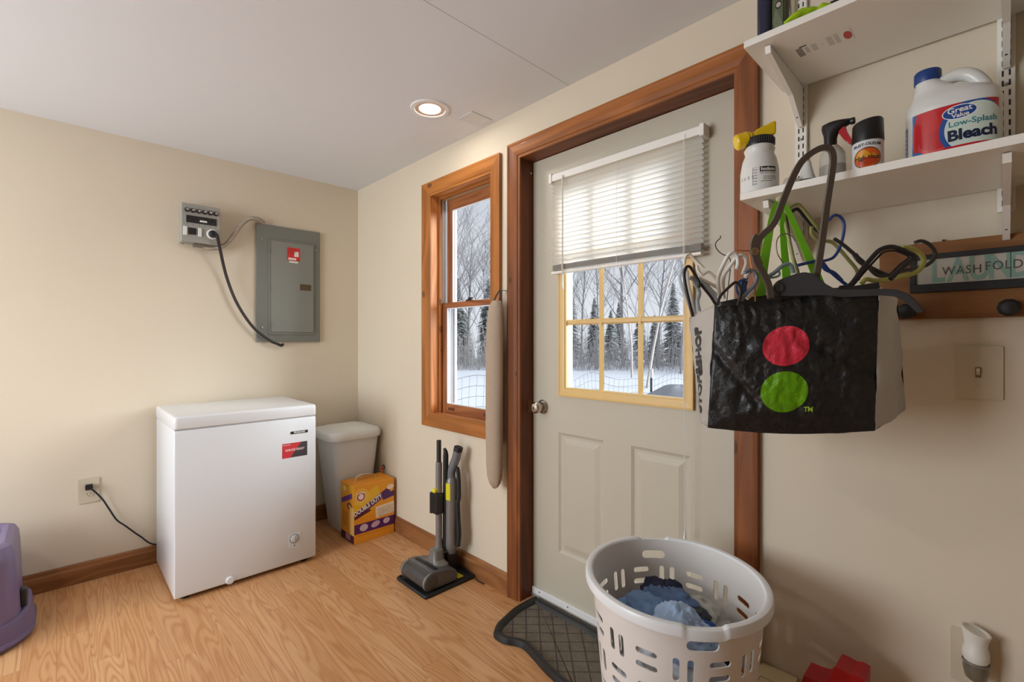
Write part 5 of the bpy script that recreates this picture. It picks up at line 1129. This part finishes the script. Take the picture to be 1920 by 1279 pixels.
hg('clothes_hanger', 'pale blue hanger arm behind the slate hanger', [(C6([(140, 985), (190, 955), (240, 912), (285, 895), (310, 920), (320, 960)]), 1.07, .0046), (C6([(150, 992), (200, 985), (225, 970), (222, 945)]), 1.068, .0024)], pal)
hg('clothes_hanger', 'dark wire hanger hook standing alone against the door', [
    (C5([(648, 15), (642, 55), (600, 92), (572, 140), (580, 195), (620, 250), (670, 290), (720, 312), (760, 310)]), 1.16, .0012), (C5([(760, 310), (800, 420), (780, 640), (740, 1000)]), 1.16, .0012)], mat('dark_wire', (70, 60, 54), .4, metal=.6))
hg('clothes_hanger', 'copper wire hanger piece crossing the door frame', [(C5([(862, 232), (950, 238), (1062, 240), (1100, 205)]), 1.0, .0011), (C5([(1062, 240), (1085, 300), (1105, 450), (1150, 700), (1170, 1000)]), 1.0, .0011)], cop)
hg('clothes_hanger', 'white tubular hanger with tall hook at the bag left side', [
    (C5([(640, 960), (620, 800), (608, 680), (640, 560), (700, 430), (760, 320), (815, 275), (870, 295), (900, 350), (908, 430), (888, 520)]), 1.02, .0042)], wht)
hg('clothes_hanger', 'white tubular hanger whose hook overlaps the door frame', [
    (C5([(695, 960), (682, 720), (705, 600), (780, 490), (850, 390), (900, 330), (965, 312), (1015, 345), (1035, 420), (1015, 500), (980, 600)]), 1.04, .0042)], wht)
hg('clothes_hanger', 'white hanger arm with notches reaching to the far left', [
    (C5([(105, 450), (118, 350), (165, 292), (215, 330), (300, 410), (400, 510)]), 1.03, .0034), (C5([(215, 330), (290, 440), (300, 520), (370, 600), (430, 565), (480, 570), (560, 640), (620, 720)]), 1.035, .0034), (C5([(310, 640), (420, 700), (540, 760), (610, 800)]), 1.03, .0038)], mat('ivory_hanger', (240, 235, 222), .35))
hg('clothes_hanger', 'black hanger forming a narrow arch at the far left of the bag', [
    (C5([(230, 1230), (190, 1060), (140, 850), (108, 680), (105, 570), (135, 490), (180, 480), (230, 540), (290, 640), (325, 720), (318, 800)]), .985, .0032)], blk)
hg('clothes_hanger', 'black thin hanger bar sloping into the bag beside the white hangers', [(C5([(345, 730), (420, 830), (500, 930), (575, 1050)]), .99, .0030), (C5([(320, 800), (340, 745), (360, 735)]), .99, .0022)], blk)
hg('clothes_hanger', 'black bent hanger bar rising toward the grey hooks', [(C5([(600, 1060), (640, 930), (730, 830), (800, 765), (870, 715), (925, 755), (948, 850), (930, 980), (900, 1060)]), .99, .0030)], mat('dark_brown_hanger', (48, 38, 34), .4))
hg('clothes_hanger', 'grey hanger with a rounded hook at the left of the green handles', [(C5([(1010, 570), (1070, 535), (1135, 545), (1185, 610), (1180, 700), (1125, 790), (1040, 880), (960, 980)]), .995, .0042)], mat('grey_hanger', (120, 122, 132), .3))
hg('clothes_hanger', 'white hanger hook tucked just behind the grey hook', [(C5([(1015, 640), (1080, 570), (1150, 580), (1205, 660), (1195, 760), (1130, 870), (1040, 960)]), 1.005, .0042)], wht)
hg('clothes_hanger', 'small navy hook loop left of the grey hook', [(C5([(1050, 655), (960, 685), (895, 735), (885, 820), (920, 900), (960, 980)]), 1.01, .0026), (C5([(1000, 690), (980, 780), (985, 880), (960, 980)]), 1.02, .008)], mat('navy_hanger', (48, 76, 126), .35))
hg('clothes_hanger', 'clear plastic hanger arch at the far left edge of the bag', [
    (C5([(250, 1230), (150, 1000), (70, 780), (40, 660), (60, 560), (110, 520), (150, 560), (160, 700), (220, 980), (270, 1190)]), 1.0, .0034)], clp)
hg('clothes_hanger', 'clear plastic hanger with crossed clips inside the black arch', [
    (C5([(180, 640), (300, 700), (430, 820), (560, 960), (640, 1060)]), 1.01, .0048), (C5([(330, 660), (420, 740), (520, 840), (600, 920)]), 1.03, .0038), (C5([(240, 700), (330, 860), (300, 1000), (330, 1150)]), 1.02, .0042)], mat('clear_grey_hanger', (160, 172, 182), .15, alpha=.7))
# ================================================================ outdoors
ZG = -.30; rnd = random.Random(7)
snow = mat('snow', (214, 219, 226), .9, var=.03, vs=.6)
bm = bmesh.new(); NXg, NYg = 60, 40
Vg = [[bm.verts.new((-62+i*1.6, .16+(j/NYg)**1.6*80, ZG+.03*nz3(i*.9, j*.9, 2)+(0 if j < 30 else .0))) for j in range(NYg+1)] for i in range(NXg+1)]
for i in range(NXg):
    for j in range(NYg): bm.faces.new((Vg[i][j], Vg[i+1][j], Vg[i+1][j+1], Vg[i][j+1]))
o = obj('snow_ground', bm, snow, smooth=True); o['kind'] = 'structure'
bark = mat('grey_bark', (150, 146, 147), .9, var=.15, vs=3); birch = mat('pale_birch_bark', (186, 180, 174), .8, var=.2, vs=6)  # grey bark lightened so its colour carries the distance haze
def tree_bm(seed, h=8.0, r0=.10, n1=26, spread=.55):
    R_ = random.Random(seed); bm = bmesh.new()
    def limb(p, d, L, r, lvl):
        pts = [p]; q = p; dd = d.normalized(); n = 6 if lvl == 0 else 4
        for i in range(n):
            dd = (dd+Vector((R_.uniform(-1, 1), R_.uniform(-1, 1), R_.uniform(-.2, .5)))*(.07 if lvl == 0 else .16)).normalized(); q = q+dd*(L/n); pts.append(q)
        sweep(bm, pts, circ(r, 5 if lvl == 0 else 3), scale=lambda t: 1-.85*t, cap=False)
        if lvl >= 3: return
        m = (n1 if lvl == 0 else (7 if lvl == 1 else 4))
        for i in range(m):
            t = R_.uniform(.22 if lvl == 0 else .2, .98); k = t*n; a = int(min(k, n-1)); pp = pts[a].lerp(pts[a+1], k-a)
            an = R_.uniform(0, 2*PI); dv = (dd*(1.0 if lvl == 0 else .9)+Vector((math.cos(an), math.sin(an), R_.uniform(.1, .5)))*spread*1.6).normalized()
            limb(pp, dv, L*(.45 if lvl == 0 else .5)*(1.15-t*.6), max(r*(.36 if lvl == 0 else .5)*(1-t*.4), .0045), lvl+1)
    limb(Vector((0, 0, 0)), Vector((R_.uniform(-.06, .06), R_.uniform(-.06, .06), 1)), h, r0, 0)
    return bm
protos = []
def at_az(az, d): a = math.radians(az); return (CAM.x+d*math.cos(a), CAM.y+d*math.sin(a), ZG)
LAB = 'leafless grey tree in the winter treeline beyond the snowy yard'
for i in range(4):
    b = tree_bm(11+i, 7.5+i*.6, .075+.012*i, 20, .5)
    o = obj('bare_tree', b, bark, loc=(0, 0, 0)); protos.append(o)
n = 0
for i in range(24):
    az = 98+i*2.3+rnd.uniform(-.8, .8); d = rnd.uniform(22, 33)
    o = protos[n] if n < 4 else protos[n % 4].copy()
    if n >= 4: COL.objects.link(o)
    n += 1; o.location = at_az(az, d); o.rotation_euler = (0, 0, rnd.uniform(0, 6)); k_ = rnd.uniform(.75, 1.15); o.scale = (k_, k_, k_)
    tag(o, LAB, 'tree', 'bare trees in the far treeline')
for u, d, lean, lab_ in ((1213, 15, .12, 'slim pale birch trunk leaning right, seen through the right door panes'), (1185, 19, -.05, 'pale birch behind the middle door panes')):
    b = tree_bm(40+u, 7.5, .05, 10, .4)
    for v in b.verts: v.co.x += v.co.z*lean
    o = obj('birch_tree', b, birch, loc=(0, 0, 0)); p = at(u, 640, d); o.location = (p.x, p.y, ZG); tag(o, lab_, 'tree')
# evergreens, their colour paled to stand in for distance haze
def conifer(seed, h):
    R_ = random.Random(seed); bm = bmesh.new()
    for i in range(620):
        t = R_.random()**.8; z = h*(.05+.93*t); r = (h*.24)*(1-t)**.8+.05; a = R_.uniform(0, 2*PI); w = .10+.10*(1-t)
        c, s_ = math.cos(a), math.sin(a); r1 = r*R_.uniform(.65, 1.1); dz = -r1*.35
        bm.faces.new([bm.verts.new(q) for q in ((-s_*w*.3+c*.02, c*w*.3+s_*.02, z), (c*r1*.6-s_*w, s_*r1*.6+c*w, z+dz*.5), (c*r1, s_*r1, z+dz), (c*r1*.6+s_*w, s_*r1*.6-c*w, z+dz*.6))])
    sweep(bm, [Vector((0, 0, 0)), Vector((0, 0, h*.97))], circ(.09, 6), scale=lambda t: 1-.8*t); return bm
fir = mat('hazed_evergreen', (182, 186, 184), .95, var=.22, vs=1.2)
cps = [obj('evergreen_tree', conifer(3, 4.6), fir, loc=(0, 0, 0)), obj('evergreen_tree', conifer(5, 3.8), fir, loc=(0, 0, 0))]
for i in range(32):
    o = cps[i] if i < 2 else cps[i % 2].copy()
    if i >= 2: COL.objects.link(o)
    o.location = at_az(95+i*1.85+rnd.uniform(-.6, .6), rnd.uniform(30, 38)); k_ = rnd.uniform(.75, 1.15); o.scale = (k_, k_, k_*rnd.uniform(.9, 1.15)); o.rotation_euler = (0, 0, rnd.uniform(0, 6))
    tag(o, 'haze-paled grey-green evergreen behind the bare trees', 'tree', 'evergreens in the far treeline')
# thicket of thin stems
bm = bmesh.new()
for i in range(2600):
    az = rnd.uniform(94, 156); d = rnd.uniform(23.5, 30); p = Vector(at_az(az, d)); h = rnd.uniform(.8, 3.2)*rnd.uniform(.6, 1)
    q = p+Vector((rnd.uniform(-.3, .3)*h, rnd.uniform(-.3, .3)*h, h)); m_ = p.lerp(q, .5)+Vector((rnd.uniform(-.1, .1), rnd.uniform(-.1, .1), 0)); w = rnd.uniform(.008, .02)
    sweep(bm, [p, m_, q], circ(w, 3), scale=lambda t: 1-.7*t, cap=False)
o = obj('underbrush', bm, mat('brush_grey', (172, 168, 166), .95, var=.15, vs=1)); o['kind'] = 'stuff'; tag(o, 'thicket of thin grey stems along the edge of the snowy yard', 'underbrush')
# wire fence
wf = thing('wire_fence', 'sagging welded wire fence across the snowy yard', 'fence', (-.5, 3.0, ZG))
fa, fb_ = at(800, 640, 4.7), at(1430, 640, 9.0); fwm = mat('fence_wire', (92, 94, 98), .5, metal=.3)
def fpnt(t, k): 
    p = fa.lerp(fb_, t); top = .78-.20*t+.05*math.sin(t*23)-.03*math.sin(t*51); z = ZG+(top-ZG)*k; return Vector((p.x+.03*math.sin(t*40+k*3), p.y, z))
bm = bmesh.new(); Lf = (fb_-fa).length
for j in range(11): sweep(bm, [fpnt(i/60, j/10) for i in range(61)], circ(.0022, 4))
nv = int(Lf/.085)
for i in range(nv+1): sweep(bm, [fpnt(i/nv, j/4) for j in range(5)], circ(.0016, 3))
obj('wire_mesh', bm, fwm, wf)
for u, dd, top in ((842, 4.85, .8), (1221, 7.4, .74)):
    p = at(u, 640, dd); bm = BX(p.x-.018, p.x+.018, p.y-.003, p.y+.003, ZG, top); box(bm, p.x-.003, p.x+.003, p.y, p.y+.03, ZG, top); obj('post', bm, mat('dark_post', (62, 64, 66), .6), wf)
    obj('post_cap', BX(p.x-.02, p.x+.02, p.y-.005, p.y+.03, top-.12, top+.02), mat('pale_post_top', (226, 226, 224), .6), wf)
p = at(1278, 700, 6.2)
def mnd(u, v):
    th = 2*PI*u; r = math.cos(v*PI/2)*.85; return (p.x+r*math.cos(th)*1.0, p.y+r*math.sin(th)*.7, ZG+math.sin(v*PI/2)*.92+.03*nz3(u*9, v*6, 1))
tag(obj('tarp_mound', grid(mnd, 40, 16), mat('grey_tarp', (150, 154, 160), .8, var=.15, vs=8), smooth=True, angle=180), 'rounded grey tarp-covered mound in the snow at the lower right door pane', 'mound')
